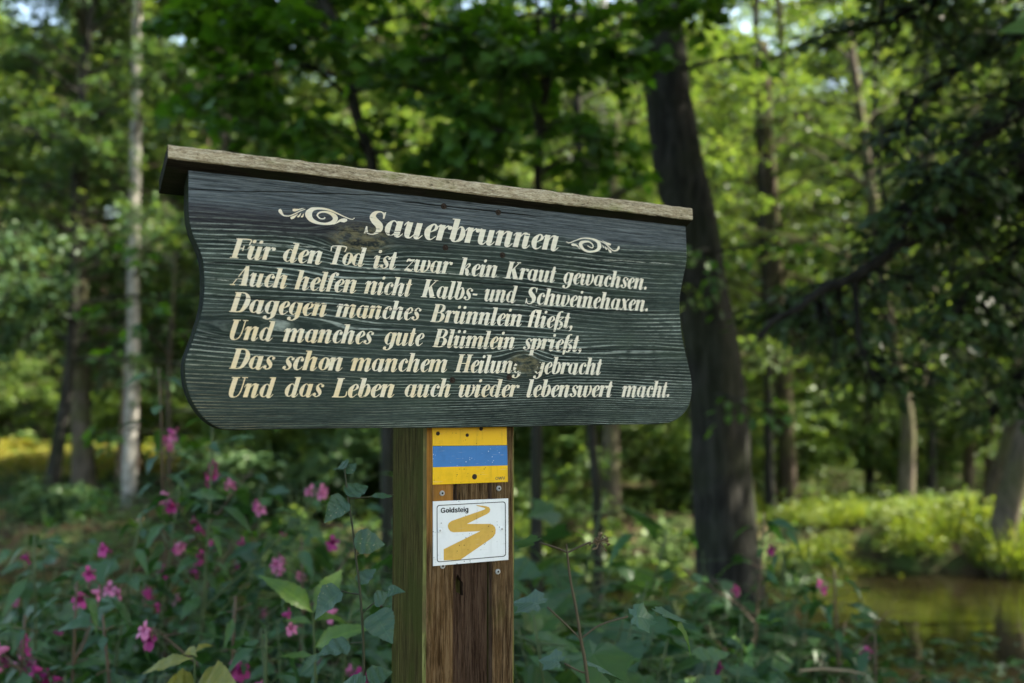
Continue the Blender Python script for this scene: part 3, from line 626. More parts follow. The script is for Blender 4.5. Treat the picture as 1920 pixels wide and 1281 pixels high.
for px, py, r in ((889.7, 894, .0040), (876, 816, .0026), (821, 813, .0030), (902, 804, .0030)): shift(screw(px, py, tp, ty, r, (RUST, DARKW)), P0)
P1, tw = plate_thing('hiking_sign', 'white trail plate with an ochre winding path inside a black border, lower on the post', 882, 998)
quad('plate', ((812, 940.3), (953.2, 934.8), (953.6, 1050), (812.3, 1061.8)), WHT, tw, tp, .0015, P1, .0004)
zc = lambda x, y: (800 + x / 4.576, 795 + y / 4.576)
def rr(inset):                                     # rounded border line
    c = [(85 + inset, 697 + inset), (677 - inset, 665 + inset), (680 - inset, 1137 - inset), (87 + inset, 1188 - inset)]; out = []
    for i in range(4):
        p, a, n_ = (np.array(c[k % 4], float) for k in (i, i - 1, i + 1)); da = (a - p) / np.linalg.norm(a - p); dn = (n_ - p) / np.linalg.norm(n_ - p); r = 26 - inset * .6
        s, e = p + da * r, p + dn * r
        for t in np.linspace(0, 1, 6): out.append((1 - t) ** 2 * s + 2 * t * (1 - t) * p + t * t * e)
    return out
m = MB(); a, b2 = rr(0), rr(6.5); V = [(*bp(*zc(*p), tp),) for p in a] + [(*bp(*zc(*p), tp),) for p in b2]; V = [(x, y - .0003, z) for x, y, z in V]; n = len(a)
m.add(V, np.array([(i, (i + 1) % n, n + (i + 1) % n, n + i) for i in range(n)])); shift(m.build('border', BLK, tw), P1)
path = [(425, 696), (510, 706), (535, 715), (545, 735), (540, 755), (520, 772), (345, 858), (540, 858), (565, 864), (584, 882), (592, 905), (590, 940), (572, 968), (545, 990), (295, 1162), (286, 1168), (147, 1170), (147, 1075), (460, 920), (230, 930), (205, 922), (187, 900), (181, 875), (190, 850), (215, 832), (490, 737), (504, 728), (496, 721), (430, 703)]
quad('path_symbol', [zc(*p) for p in path], GLD, tw, tp - .0003, 0, P1)
shift(text_mesh('Goldsteig', 'lettering', BLK, tw, bp(*zc(120, 765), tp), bp(*zc(357, 754), tp), .0075, tp - T0 - .0003), P1)
for px, py in ((824.5, 995), (940.5, 992)): shift(screw(px, py, tp, tw, .0036, (WHT, STEEL)), P1)
# ================================================================== THE GROUND AND THE STREAM
nprng = np.random.default_rng(11)
def sm(x, a, b): t = np.clip((x - a) / (b - a), 0, 1); return t * t * (3 - 2 * t)
def ground_h(x, y):
    x = np.asarray(x, float); y = np.asarray(y, float)
    near = 5.6 + .5 * np.sin(x * .7 + 1) + .3 * np.sin(x * 1.9)
    far = 12.6 + .5 * np.sin(x * .5) + .3 * np.sin(x * 1.6 + 2) + np.clip(-x - 2, 0, 8) * .12
    z = -1.0 * sm(y, near, near + 1.6) + .95 * sm(y, far - .8, far + 1.0)
    z = z + .75 * np.exp(-(((x - 1.95) / 1.1) ** 2 + ((y - 8.7) / 1.2) ** 2))
    z = z + sm(y, 30, 70) * 9 + np.clip(y - 60, 0, 200) * .20
    z = z + .06 * np.sin(x * 1.3 + y * .9) + .05 * np.sin(x * .8 - y * 1.7) + .03 * np.sin(3.1 * x + 2.2 * y)
    return z
def gh(x, y): return float(ground_h(x, y))
ys = np.concatenate([np.arange(-12, 0, 1.), np.arange(0, 20, .25), np.arange(20, 50, 1.), np.arange(50, 221, 6.)])
xs = np.concatenate([np.arange(-160, -30, 8.), np.arange(-30, -10, 1.), np.arange(-10, 10, .25), np.arange(10, 30, 1.), np.arange(30, 161, 8.)])
X, Y = np.meshgrid(xs, ys); Z = ground_h(X, Y) + nprng.normal(0, .012, X.shape)
m = MB(); nx = len(xs); i, j = np.meshgrid(np.arange(len(ys) - 1), np.arange(nx - 1), indexing='ij'); a = (i * nx + j).ravel()
m.add(np.stack([X, Y, Z], -1).reshape(-1, 3), np.stack([a, a + 1, a + nx + 1, a + nx], -1))
g = G('forest_floor'); o = g.obj(); n1 = g.noise(o, 1.1, 5, .6); n2 = g.noise(o, 22., 5, .65)
c = g.mix(g.step(n2, .35, .65), (.018, .013, .008), (.075, .055, .03)); c = g.mix(g.step(n1, .45, .62), c, g.mix(n2, (.02, .04, .012), (.07, .11, .03)))
tag(m.build('ground', g.done(g.bsdf(c, .95, .1, g.bump(n2, .8, .03))), smooth=True), kind='structure')
m = MB(); m.add([(-40, 4, -.52), (40, 4, -.52), (40, 17, -.52), (-40, 17, -.52)], np.array([(0, 1, 2, 3)]))
g = G('brown_stream_water'); o = g.obj(); x, y, z = g.xyz(o)
h = g.noise(g.vec(g.mul(x, 1.6), g.mul(y, 3.2), 0.), 1., 3, .5)
tag(m.build('stream', g.done(g.bsdf((.008, .0065, .003), .05, .6, g.bump(h, .25, .05)))), kind='structure')

# ================================================================== TREES
def unit(v): v = np.asarray(v, float); return v / (np.linalg.norm(v) + 1e-9)
def curve(p0, d0, L, n, rg, bend=.25, grav=0.):
    P = [np.array(p0, float)]; d = unit(d0)
    for _ in range(n):
        d = unit(d + rg.normal(0, bend / n ** .5, 3) * .6 + np.array([0, 0, grav / n])); P.append(P[-1] + d * L / n)
    return np.array(P)
def along(P, t):
    P = np.asarray(P); s = np.clip(t, 0, .9999) * (len(P) - 1); i = int(s); return P[i] + (P[i + 1] - P[i]) * (s - i)
class Foliage:                                     # collects leaves for one crown
    def __init__(s, rg): s.rg = rg; s.P = []; s.D = []; s.N = []; s.S = []
    def spray(s, p, d, L, n, size, flat=.35, width=.35, droop=.2):
        rg = s.rg; d = unit(d); side = unit(np.cross(d, (0, 0, 1.)) + 1e-6); t = rg.uniform(.05, 1, n)
        off = rg.normal(0, width * .5, n) * L * (1.15 - t * .7)
        P = p + np.outer(t * L, d) + np.outer(off, side) + np.outer(rg.normal(0, flat * .25 * L, n) - droop * L * t * t, (0, 0, 1.))
        D = d + np.outer(np.sign(off) * rg.uniform(.3, 1.2, n), side) + rg.normal(0, .3, (n, 3)) - np.array([0, 0, .25])
        N = np.array([0, 0, 1.]) + rg.normal(0, .45, (n, 3))
        s.P.append(P); s.D.append(D); s.N.append(N); s.S.append(size * rg.uniform(.65, 1.25, n))
    def build(s, mb, tpl, mi=0): mb.leaves(np.concatenate(s.P), np.concatenate(s.D), np.concatenate(s.N), np.concatenate(s.S), tpl[0], tpl[1], mi)
def tree_parts(root, trunk, r0, r1, limbs, leaf, bark, rg, lsize=.1, ltw=14, nleaf=30, tpl=RH, twig=.8, sides=10, flare=1.5, flat=.35, start=.25, droop=.2, inner=True, limb_r=.35, more=None, width=.4, bark2=None, thick=1., bare=()):
    """trunk: points; limbs: list of point arrays; every limb gets twigs with leaves"""
    n = len(trunk); t = np.linspace(0, 1, n); R = r0 + (r1 - r0) * t ** .8; R = R * (1 + (flare - 1) * np.exp(-t * n / 1.6))
    mb = MB(); ph = rg.uniform(0, 6, 3)
    mb.tube(trunk, R, sides, wob=lambda i, a: 1 + .06 * np.sin(3 * a + ph[0] + i * .4) + .05 * np.sin(5 * a + ph[1] - i * .7) + rg.normal(0, .02, len(a)))
    mb.build('trunk', bark, root, smooth=True)
    mb = MB(); fo = Foliage(rg)
    for P in limbs:
        L = float(np.linalg.norm(np.diff(P, axis=0), axis=1).sum()); rl = max(.008, min(r0 * limb_r, (.012 + L * .011) * thick))
        mb.tube(P, np.linspace(rl, rl * .18, len(P)), 6)
        k = max(3, int(ltw * L / 3.))
        for _ in range(k):
            tt = start + (1 - start) * rg.uniform() ** .8; p = along(P, tt); ax = unit(along(P, min(1, tt + .1)) - along(P, max(0, tt - .1)))
            az = rg.uniform(0, 6.283); d = unit(ax * .7 + np.array([math.cos(az), math.sin(az), rg.normal(0, .25)]) * .9); l = twig * rg.uniform(.5, 1.2) * (1.15 - .5 * tt)
            q = [p, p + d * l * .5, p + d * l - np.array([0, 0, droop * l])]
            mb.tube(q, [rl * .28 + .002, rl * .16 + .0015, .0015], 4, cap=False)
            fo.spray(p, d, l, max(4, int(nleaf * l / twig)), lsize, flat, width, droop)
    for P, ra, rb in bare: mb.tube(P, np.linspace(ra, rb, len(P)), 8)
    if limbs: mb.build('branches', bark2 or bark, root, smooth=True)
    if more: more(fo)
    if fo.P: mb = MB(); fo.build(mb, tpl); mb.build('crown', leaf, root)
    return root
def gen_limbs(trunk, n, t0, rmax, rg, rise=.35, prof=None, bend=.35, grav=-.25):
    out = []; az = rg.uniform(0, 6)
    for i in range(n):
        t = t0 + (1 - t0) * (i + .5) / n; az += 2.4 + rg.normal(0, .3); f = prof((t - t0) / (1 - t0)) if prof else 1.15 - .8 * (t - t0) / (1 - t0)
        out.append(curve(along(trunk, t), (math.cos(az), math.sin(az), rise + rg.normal(0, .2) + .5 * (t - t0)), rmax * max(.2, f) * rg.uniform(.75, 1.15), 6, rg, bend, grav))
    return out
def local(root, pts): return np.array([[*(Vector(p) - root.location)] for p in pts])

# --- background trees: six shapes, then copies of them through the wood behind
def make_bg(kind, seed, label, cat='tree', group=None):
    rg = np.random.default_rng(seed); r = thing('forest_tree' if kind != 'spruce' else 'spruce_tree', label, cat, (0, 0, 0), 0, group)
    if kind == 'spruce':
        H = rg.uniform(17, 20); tr = curve((0, 0, -.4), (0, 0, 1), H, 12, rg, .05)
        lim = gen_limbs(tr, 66, .16, 3.0, rg, -.05, lambda q: 1.1 - q * 1.0, .2, -.3)
        return tree_parts(r, tr, .17, .02, lim, LF['dull'], BK['pine'], rg, .19, 15, 30, RH, .8, 8, flat=.5, droop=.5)
    H = rg.uniform(13, 18); lean = rg.normal(0, .06, 2); tr = curve((0, 0, -.4), (*lean, 1), H, 10, rg, .15)
    t0 = {'low': .10, 'mid': .17, 'high': .34}[kind]
    lim = gen_limbs(tr, 46, t0, {'low': 3.6, 'mid': 4.0, 'high': 3.6}[kind], rg, .25, lambda q: .75 + .5 * math.sin(q * 2.6 + .2) - .45 * q)
    return tree_parts(r, tr, rg.uniform(.13, .20), .03, lim, LF[{'low': 'mid', 'mid': 'light', 'high': 'mid'}[kind]], BK[{'low': 'brown', 'mid': 'grey', 'high': 'brown'}[kind]], rg, .165, 16, 30, RH, 1.1, 8, droop=.3)
GB = 'trees of the wood behind the stream'
BGL = {'low': 'slim brown tree with low mid-green branches among the trees of the far wood', 'mid': 'grey-stemmed tree with pale sunlit green leaves among the far wood',
       'high': 'bare-stemmed brown tree carrying its crown high up in the far wood', 'spruce': 'dull green spruce with drooping boughs among the far leafy trees'}
proto = {k: [make_bg(k, sd_, BGL[k], 'tree', GB) for sd_ in ss] for k, ss in (('low', (1, 2)), ('mid', (3, 4)), ('high', (5,)), ('spruce', (6, 7)))}
used = set(); rg = np.random.default_rng(42); spots = []
def corridor(x, y):                                # keeps the sun on the two bright patches
    for (cx, cy, L) in ((-11.5, 27, 15), (4.9, 13.4, 13), (1., 20., 17)):
        dx, dy = x - cx, y - cy; s = dx * math.sin(rad(SUN_AZ)) + dy * math.cos(rad(SUN_AZ)); t = abs(-dx * math.cos(rad(SUN_AZ)) + dy * math.sin(rad(SUN_AZ)))
        if -2.5 < s < L and t < 3.8: return True
    return False
tries = 0
while len(spots) < 150 and tries < 20000:
    tries += 1; y = 19 + 66 * rg.uniform() ** 1.5; x = rg.uniform(-1, 1) * (.62 * y + 5)
    if corridor(x, y) or any((x - a) ** 2 + (y - b_) ** 2 < (1.8 + .03 * y) ** 2 for a, b_ in spots): continue
    spots.append((x, y))
for x, y in spots:
    k = rg.choice(['low', 'low', 'mid', 'mid', 'high', 'spruce'] if x < 6 else ['low', 'low', 'mid', 'mid', 'high'])
    i = rg.integers(len(proto[k])); p = proto[k][i]; loc = (x, y, gh(x, y)); rz = rg.uniform(0, 6.28); s = rg.uniform(.85, 1.2)
    if (k, i) not in used: used.add((k, i)); p.location = loc; p.rotation_euler = (0, 0, rz); p.scale = (s,) * 3
    else: dup(p, loc, rz, s)

n = 0
while n < 14:                                      # young trees close behind the stream
    y = rg.uniform(13.6, 25); x = rg.uniform(-.5, .62) * y
    if (x > 2.5 and y < 17) or (x < -4 and y < 27) or abs(x / y - .385) < .03: continue
    k = ['low', 'low', 'mid'][n % 3]; dup(proto[k][n % 2], (x, y, gh(x, y)), rg.uniform(0, 6.28), rg.uniform(.38, .6), 'young slender leafy tree close behind the stream, before the taller wood', 'young trees close behind the stream'); n += 1
def trunk_px(pts, y, extra=()):                    # trunk centre points measured in the photo at y metres, with ground below
    P = [at(px, py, y) for px, py in pts]; return P
def single(name, label, pts, y, r0, r1, bark, leaf, seed, base=None, top=None, sub=14, limbs=0, t0=.5, rmax=2., lim_kw={}, extra_limbs=(), more=None, **kw):
    rg = np.random.default_rng(seed); P = trunk_px(pts, y)
    b0 = P[-1]; gz = gh(b0.x, b0.y) - .25; P = P[::-1]
    if b0.z > gz: P = [Vector((b0.x + (b0.x - P[1].x) * .25 if base is None else base, b0.y, gz))] + P
    if top: P = P + [Vector(P[-1]) + Vector(top) * q for q in (.25, .5, .75, 1)]
    A_ = np.array([[*p] for p in P]); root = thing(name, label, 'tree', (A_[0][0], A_[0][1], A_[0][2] + .25))
    S = spline([tuple(p) for p in A_], 4) if len(A_) > 2 else A_
    al = np.concatenate([[0], np.cumsum(np.linalg.norm(np.diff(S, axis=0), axis=1))]); u = np.linspace(0, al[-1], max(12, int(al[-1] * 3.2))); S = np.stack([np.interp(u, al, S[:, k]) for k in range(3)], 1)
    S = S + rg.normal(0, r0 * .025, S.shape); S = S - np.array([*root.location])
    L = (gen_limbs(S, limbs, t0, rmax, rg, **lim_kw) if limbs else []) + [np.array([[*(Vector(q) - root.location)] for q in l]) for l in extra_limbs]
    kw['bare'] = [(spline([tuple(at(a, b_, d) - root.location) for a, b_, d in q], 4), ra, rb) for q, ra, rb in kw.get('bare', ())]
    tree_parts(root, S, r0, r1, L, leaf, bark, rg, more=more, **kw)
    return root
# the big dark trunk right of the board
pts = [(1232, -10), (1240, 60), (1250, 150), (1262, 240), (1279, 330), (1296, 420), (1311, 520), (1325, 620), (1338, 720), (1346, 820), (1354, 900), (1362, 980), (1370, 1060), (1374, 1130)]
rg = np.random.default_rng(3)
def bl(px, py, y, d, L): p = at(px, py, y); return [p, p + Vector(d) * L * .5, p + Vector(d) * L - Vector((0, 0, .1 * L))]
single('big_tree', 'thick dark leaning trunk standing right behind the board, the largest trunk in view', pts, 8.5, .285, .10, BK['dark'], LF['vivid'], 31, base=at(1376, 1150, 8.5).x, top=(-.9, .4, 6.5), limbs=22, t0=.66, rmax=3.8,
       extra_limbs=[bl(1225, 95, 8.35, (-.8, -.6, .1), .9), bl(1275, 130, 8.35, (.9, -.4, .1), .8), bl(1330, 470, 8.3, (-.3, -.9, -.1), .6), bl(1350, 470, 8.3, (.8, -.6, .05), .6), bl(1345, 740, 8.2, (.3, -.9, -.1), .5)],
       sides=28, lsize=.10, nleaf=16, ltw=10, twig=.7, tpl=SMALL, flare=1.12)
# birch and the two dark trunks at the left
single('birch_tree', 'slender white birch trunk lit from the right, left of the board', [(259, -10), (256, 130), (254, 260), (251, 400), (250, 560), (248, 700), (245, 820), (241, 935)], 16., .12, .06, BK['birch'], LF['mid'], 32, bark2=BK['brown'], top=(.1, .2, 4), limbs=30, t0=.3, rmax=1.9, lsize=.10, nleaf=28, ltw=14, droop=.5, flare=1.15, sides=12)
single('alder_tree', 'thick grey-brown trunk left of the birch, its foot on the far bank', [(158, -10), (157, 120), (154, 260), (150, 400), (148, 520), (150, 640), (152, 760), (156, 860), (158, 925)], 17., .19, .055, BK['grey'], LF['dull'], 33, top=(.3, .3, 4), limbs=34, t0=.24, rmax=3.2, lsize=.135, nleaf=36, ltw=18, droop=.6, sides=14, flare=1.5)
single('leaning_alder', 'thin dark trunk leaning right against the thick grey-brown trunk', [(143, 300), (140, 420), (138, 560), (134, 660), (120, 770), (107, 850), (94, 930)], 15.5, .11, .05, BK['dark'], LF['dull'], 34, top=(.1, .4, 4), limbs=26, t0=.26, rmax=2.8, lsize=.13, nleaf=34, ltw=18, droop=.6)
# the thin dark trunk above the board and the forked sapling beside it
def lpx(ps, y, dy=0.): return [at(a, b_, y + dy * i / max(1, len(ps) - 1)) for i, (a, b_) in enumerate(ps)]
single('young_maple', 'thin dark trunk leaning left above the board, spreading bright green maple leaves', [(575, -60), (598, 0), (635, 50), (645, 120), (660, 190), (677, 240), (696, 303), (712, 420), (722, 560), (728, 700)], 6.6, .055, .03, BK['dark'], LF['vivid'], 35, top=(-.2, .1, 2.2), limbs=14, t0=.58, rmax=1.9,
       extra_limbs=[lpx(q, 6.6, d) for q, d in (([(650, 150), (560, 120), (450, 150), (360, 200)], -.4), ([(640, 60), (760, 30), (880, 60), (980, 110)], -.5), ([(655, 170), (760, 160), (860, 190), (940, 250)], -.7), ([(690, 280), (640, 250), (560, 230), (480, 230)], -.6),
                   ([(620, 20), (520, -10), (420, 10), (330, 40)], .3), ([(690, 290), (780, 270), (860, 280), (900, 330)], .3), ([(645, 100), (560, 60), (480, 60), (400, 90)], .5), ([(700, 320), (640, 300), (590, 320), (540, 310)], .5))],
       lsize=.12, nleaf=24, ltw=34, tpl=MAPLE, twig=.5, flat=.3, start=.15, width=.5, limb_r=.3)
single('forked_sapling', 'thin forked sapling with maple leaves between the thin leaning trunk and the big dark trunk', [(1040, -40), (1034, 100), (1024, 170), (1012, 236), (1009, 300), (1008, 380), (1007, 520), (1006, 700)], 6.9, .05, .018, BK['dark'], LF['vivid'], 36, top=(.1, .1, 1.6), limbs=10, t0=.58, rmax=1.6,
       extra_limbs=[lpx([(1011, 245), (995, 170), (972, 105), (930, 40)], 6.9, .2)] + [lpx(q, 6.9, d) for q, d in (([(1012, 250), (1050, 225), (1080, 235), (1105, 260)], -.5), ([(1010, 290), (940, 270), (880, 270), (800, 250)], -.6), ([(1025, 160), (1050, 125), (1080, 115), (1100, 100)], .2), ([(990, 150), (900, 120), (820, 120), (740, 130)], .4), ([(1036, 60), (1060, 30), (1085, 25), (1105, 40)], -.3), ([(1008, 330), (1050, 300), (1090, 300), (1120, 310)], .4))],
       lsize=.115, nleaf=24, ltw=34, tpl=MAPLE, twig=.5, flat=.3, start=.15, width=.5)
# low leafy bough left of the board
single('hazel_bush', 'low bush with bright rounded leaves just left of the board edge', [(330, 470), (325, 560), (318, 660), (316, 760), (318, 860)], 7.5, .03, .012, BK['brown'], LF['vivid'], 37, limbs=15, t0=.3, rmax=1.0, lsize=.10, nleaf=12, ltw=16, tpl=OVATE, twig=.4, start=.2)
# right: the dark tree whose boughs hang into the picture
DK = [[(2060, 200), (1920, 300), (1800, 395), (1690, 462), (1600, 520), (1540, 545), (1495, 580), (1450, 602)], [(1690, 462), (1640, 500), (1603, 530), (1606, 580), (1612, 640), (1630, 690), (1660, 720)],
      [(2100, 0), (1980, 40), (1850, 90), (1720, 190), (1640, 300)], [(2100, 120), (1960, 180), (1840, 260), (1740, 350), (1690, 430)], [(2100, 320), (1980, 420), (1880, 500), (1790, 580), (1720, 640)],
      [(2100, 450), (1990, 560), (1900, 620), (1820, 690)], [(2100, -100), (1960, -60), (1800, -30), (1660, 40), (1560, 60)], [(2080, 560), (1990, 660), (1910, 720), (1860, 780)], [(2060, -30), (1950, 120), (1900, 260), (1870, 380)],
      [(2060, 60), (1900, 330), (1790, 470), (1640, 560), (1560, 640)], [(2080, 240), (1960, 330), (1850, 420), (1760, 520)], [(2080, 380), (1960, 480), (1870, 560), (1810, 620)]]
BARE = [([(2203, 170, 5.8), (1920, 300, 5.6), (1800, 395, 5.5), (1690, 462, 5.4), (1600, 520, 5.3), (1540, 545, 5.25), (1495, 580, 5.2), (1450, 602, 5.15), (1420, 640, 5.1)], .05, .012), ([(1600, 522, 5.3), (1604, 545, 5.28), (1606, 580, 5.25), (1611, 640, 5.2), (1630, 690, 5.2), (1655, 735, 5.2)], .016, .006),
        ([(1540, 545, 5.25), (1552, 590, 5.2), (1566, 640, 5.2), (1560, 690, 5.2)], .010, .004), ([(1800, 395, 5.5), (1720, 425, 5.3), (1640, 440, 5.2), (1570, 480, 5.1)], .014, .005), ([(1690, 462, 5.4), (1660, 380, 5.4), (1650, 300, 5.5), (1655, 220, 5.6)], .014, .005)]
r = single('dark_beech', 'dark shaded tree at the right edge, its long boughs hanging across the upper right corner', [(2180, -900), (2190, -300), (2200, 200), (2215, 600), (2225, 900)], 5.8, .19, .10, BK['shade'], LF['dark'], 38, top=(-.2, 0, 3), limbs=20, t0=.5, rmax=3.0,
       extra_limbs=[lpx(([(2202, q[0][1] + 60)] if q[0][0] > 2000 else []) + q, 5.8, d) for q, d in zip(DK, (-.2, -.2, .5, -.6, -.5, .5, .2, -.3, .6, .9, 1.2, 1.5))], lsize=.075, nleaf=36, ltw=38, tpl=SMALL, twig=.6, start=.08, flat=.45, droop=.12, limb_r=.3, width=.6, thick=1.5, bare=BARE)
# trees on the far bank at the right
single('forked_tree', 'pale grey forked trunk on the far bank, right of the big dark trunk', [(1672, 640), (1690, 720), (1702, 770), (1702, 850), (1698, 945)], 15., .12, .06, BK['grey'], LF['mid'], 39, top=(-.5, .2, 5), limbs=20, t0=.35, rmax=3, extra_limbs=[lpx([(1702, 775), (1722, 740), (1740, 690), (1752, 560), (1760, 300)], 15.)], lsize=.10, nleaf=18, ltw=8)
single('slim_tree', 'slim dark upright trunk close to the right of the pale forked trunk', [(1738, 500), (1744, 640), (1748, 760), (1747, 860), (1745, 945)], 16.5, .07, .04, BK['dark'], LF['mid'], 40, top=(.2, .2, 6), limbs=18, t0=.45, rmax=2.4, lsize=.10, nleaf=18, ltw=8)
single('thin_tree', 'thin brown trunk between the slim dark trunk and the two leaning trunks', [(1822, 520), (1820, 640), (1818, 780), (1816, 915)], 17., .085, .05, BK['brown'], LF['mid'], 41, top=(.2, .2, 6), limbs=18, t0=.4, rmax=2.4, lsize=.10, nleaf=18, ltw=8)
single('leaning_tree', 'pale leaning trunk at the right edge above the water', [(1975, 560), (1950, 700), (1925, 820), (1900, 920), (1876, 1020)], 12.6, .155, .11, BK['grey'], LF['dark'], 42, top=(1.2, .2, 6), limbs=16, t0=.55, rmax=3.0, lsize=.09, nleaf=18, ltw=8, sides=14)
single('mossy_tree', 'mossy dark trunk leaning behind the pale leaning trunk at the right edge', [(1935, 640), (1912, 740), (1890, 830), (1868, 900), (1848, 960)], 13.4, .10, .07, BK['brown'], LF['dark'], 43, top=(1.0, .2, 6), limbs=14, t0=.55, rmax=2.6, lsize=.09, nleaf=18, ltw=8)
single('slender_tree', 'slender dark trunk rising behind the big trunk on its right side', [(1418, 90), (1422, 200), (1426, 330), (1430, 440), (1436, 560), (1440, 700), (1442, 860)], 15., .075, .04, BK['dark'], LF['mid'], 44, top=(.1, .2, 4), limbs=22, t0=.2, rmax=2.6, lsize=.11, nleaf=20, ltw=9)
single('short_tree', 'short dark trunk on the far bank just right of the big trunk', [(1466, 660), (1470, 740), (1474, 830), (1478, 905)], 15.5, .13, .10, BK['brown'], LF['mid'], 45, top=(-.2, .2, 5), limbs=22, t0=.3, rmax=2.8, lsize=.11, nleaf=20, ltw=9)
single('bank_tree', 'thin dark trunk seen below the board, right of the post', [(1096, 600), (1102, 720), (1108, 800), (1114, 870), (1120, 940)], 9.8, .055, .035, BK['dark'], LF['mid'], 46, top=(-.1, .2, 4), limbs=16, t0=.5, rmax=2., lsize=.10, nleaf=16, ltw=9)
single('pale_tree', 'pale slim trunk behind the upper edge of the board, left of the big trunk', [(1128, 240), (1132, 360), (1136, 480), (1138, 640)], 22., .13, .10, BK['birch'], LF['light'], 47, top=(.1, .2, 5), limbs=12, t0=.5, rmax=2.4, lsize=.11, nleaf=18, ltw=9)
single('grey_tree', 'grey branching trunk high in the upper right behind the hanging dark boughs', [(1652, -60), (1645, 60), (1640, 170), (1634, 300), (1630, 460), (1626, 640)], 17.5, .075, .05, BK['dark'], LF['mid'], 48, top=(.2, .2, 4), limbs=20, t0=.35, rmax=2.6, lsize=.10, nleaf=20, ltw=9)
# trees added on the right, outside the picture, to shade board, plants and trunk
for i, (x, y, H, t0, R_, lf, lab) in enumerate(((5.6, 2.2, 14, .32, 3.4, 'mid', 'unseen leafy beech added just outside the right edge to shade the board and plants'), (8.6, 3.8, 15, .2, 4.2, 'mid', 'second unseen leafy beech added for shade, farther right'),
        (5.4, -1.4, 14, .30, 3.6, 'mid', 'unseen leafy beech added for shade behind the camera on the right'), (7.9, 8.9, 15, .42, 3.6, 'dark', 'dark leafy tree by the water at the right edge, added to shade the big trunk'))):
    r = thing('shade_tree', lab, 'tree', (x, y, gh(x, y))); rg = np.random.default_rng(77 + i)
    tr = curve((0, 0, -.3), (-.05, 0, 1), H, 10, rg, .1); tree_parts(r, tr, .25, .04, gen_limbs(tr, 60, t0, R_, rg, .25), LF[lf], BK['grey'], rg, .17, 18, 36, RH, 1.1)
# ================================================================== PLANTS
FLM = []
for nm, c in (('flower_pink', (.46, .05, .24)), ('flower_magenta', (.30, .025, .15)), ('flower_pale', (.58, .18, .34))):
    FLM.append(leafmat(nm, [tuple(q * .8 for q in c), c], .35, (1, .9, 1), .5, .3))
def flower_mesh(name, m, seed):                    # hooded flower: sac, hood, two side lobes, green stalk
    rg = np.random.default_rng(seed); mb = MB(); n = 9; V = []; prof = [(-.016, .0015), (-.012, .005), (-.004, .0085), (.004, .010), (.010, .0115)]
    for x, r in prof:
        for k in range(n): a = 2 * math.pi * k / n; V.append((x, r * math.cos(a) * .9, r * math.sin(a) - .002 * (x * 80) ** 2 * .2))
    mb.add(V, np.array([(i * n + k, i * n + (k + 1) % n, (i + 1) * n + (k + 1) % n, (i + 1) * n + k) for i in range(4) for k in range(n)]))
    pet = blade([(0, .08), (.2, .35), (.5, .52), (.8, .42), (1, .12)], .15, .45)
    P = [(.006, 0, .008), (.008, .004, -.006), (.008, -.004, -.006), (.009, .008, 0), (.009, -.008, 0)]
    D = [(.35, 0, 1), (.75, .5, -.55), (.75, -.5, -.55), (.5, 1, .25), (.5, -1, .25)]; N = [(1, 0, -.2), (.4, 0, 1), (.4, 0, 1), (1, 0, .3), (1, 0, .3)]
    mb.leaves(P, np.array(D) + rg.normal(0, .15, (5, 3)), N, [.017, .022, .022, .015, .015], *pet)
    mb.tube([(-.010, 0, .006), (-.012, 0, .014), (-.010, 0, .030)], [.0012, .001, .001], 4, 1)
    return mb.mesh(name, [m, STEM_G], True)
FLOWERS = [flower_mesh('flower', FLM[i % 3], i) for i in range(6)]
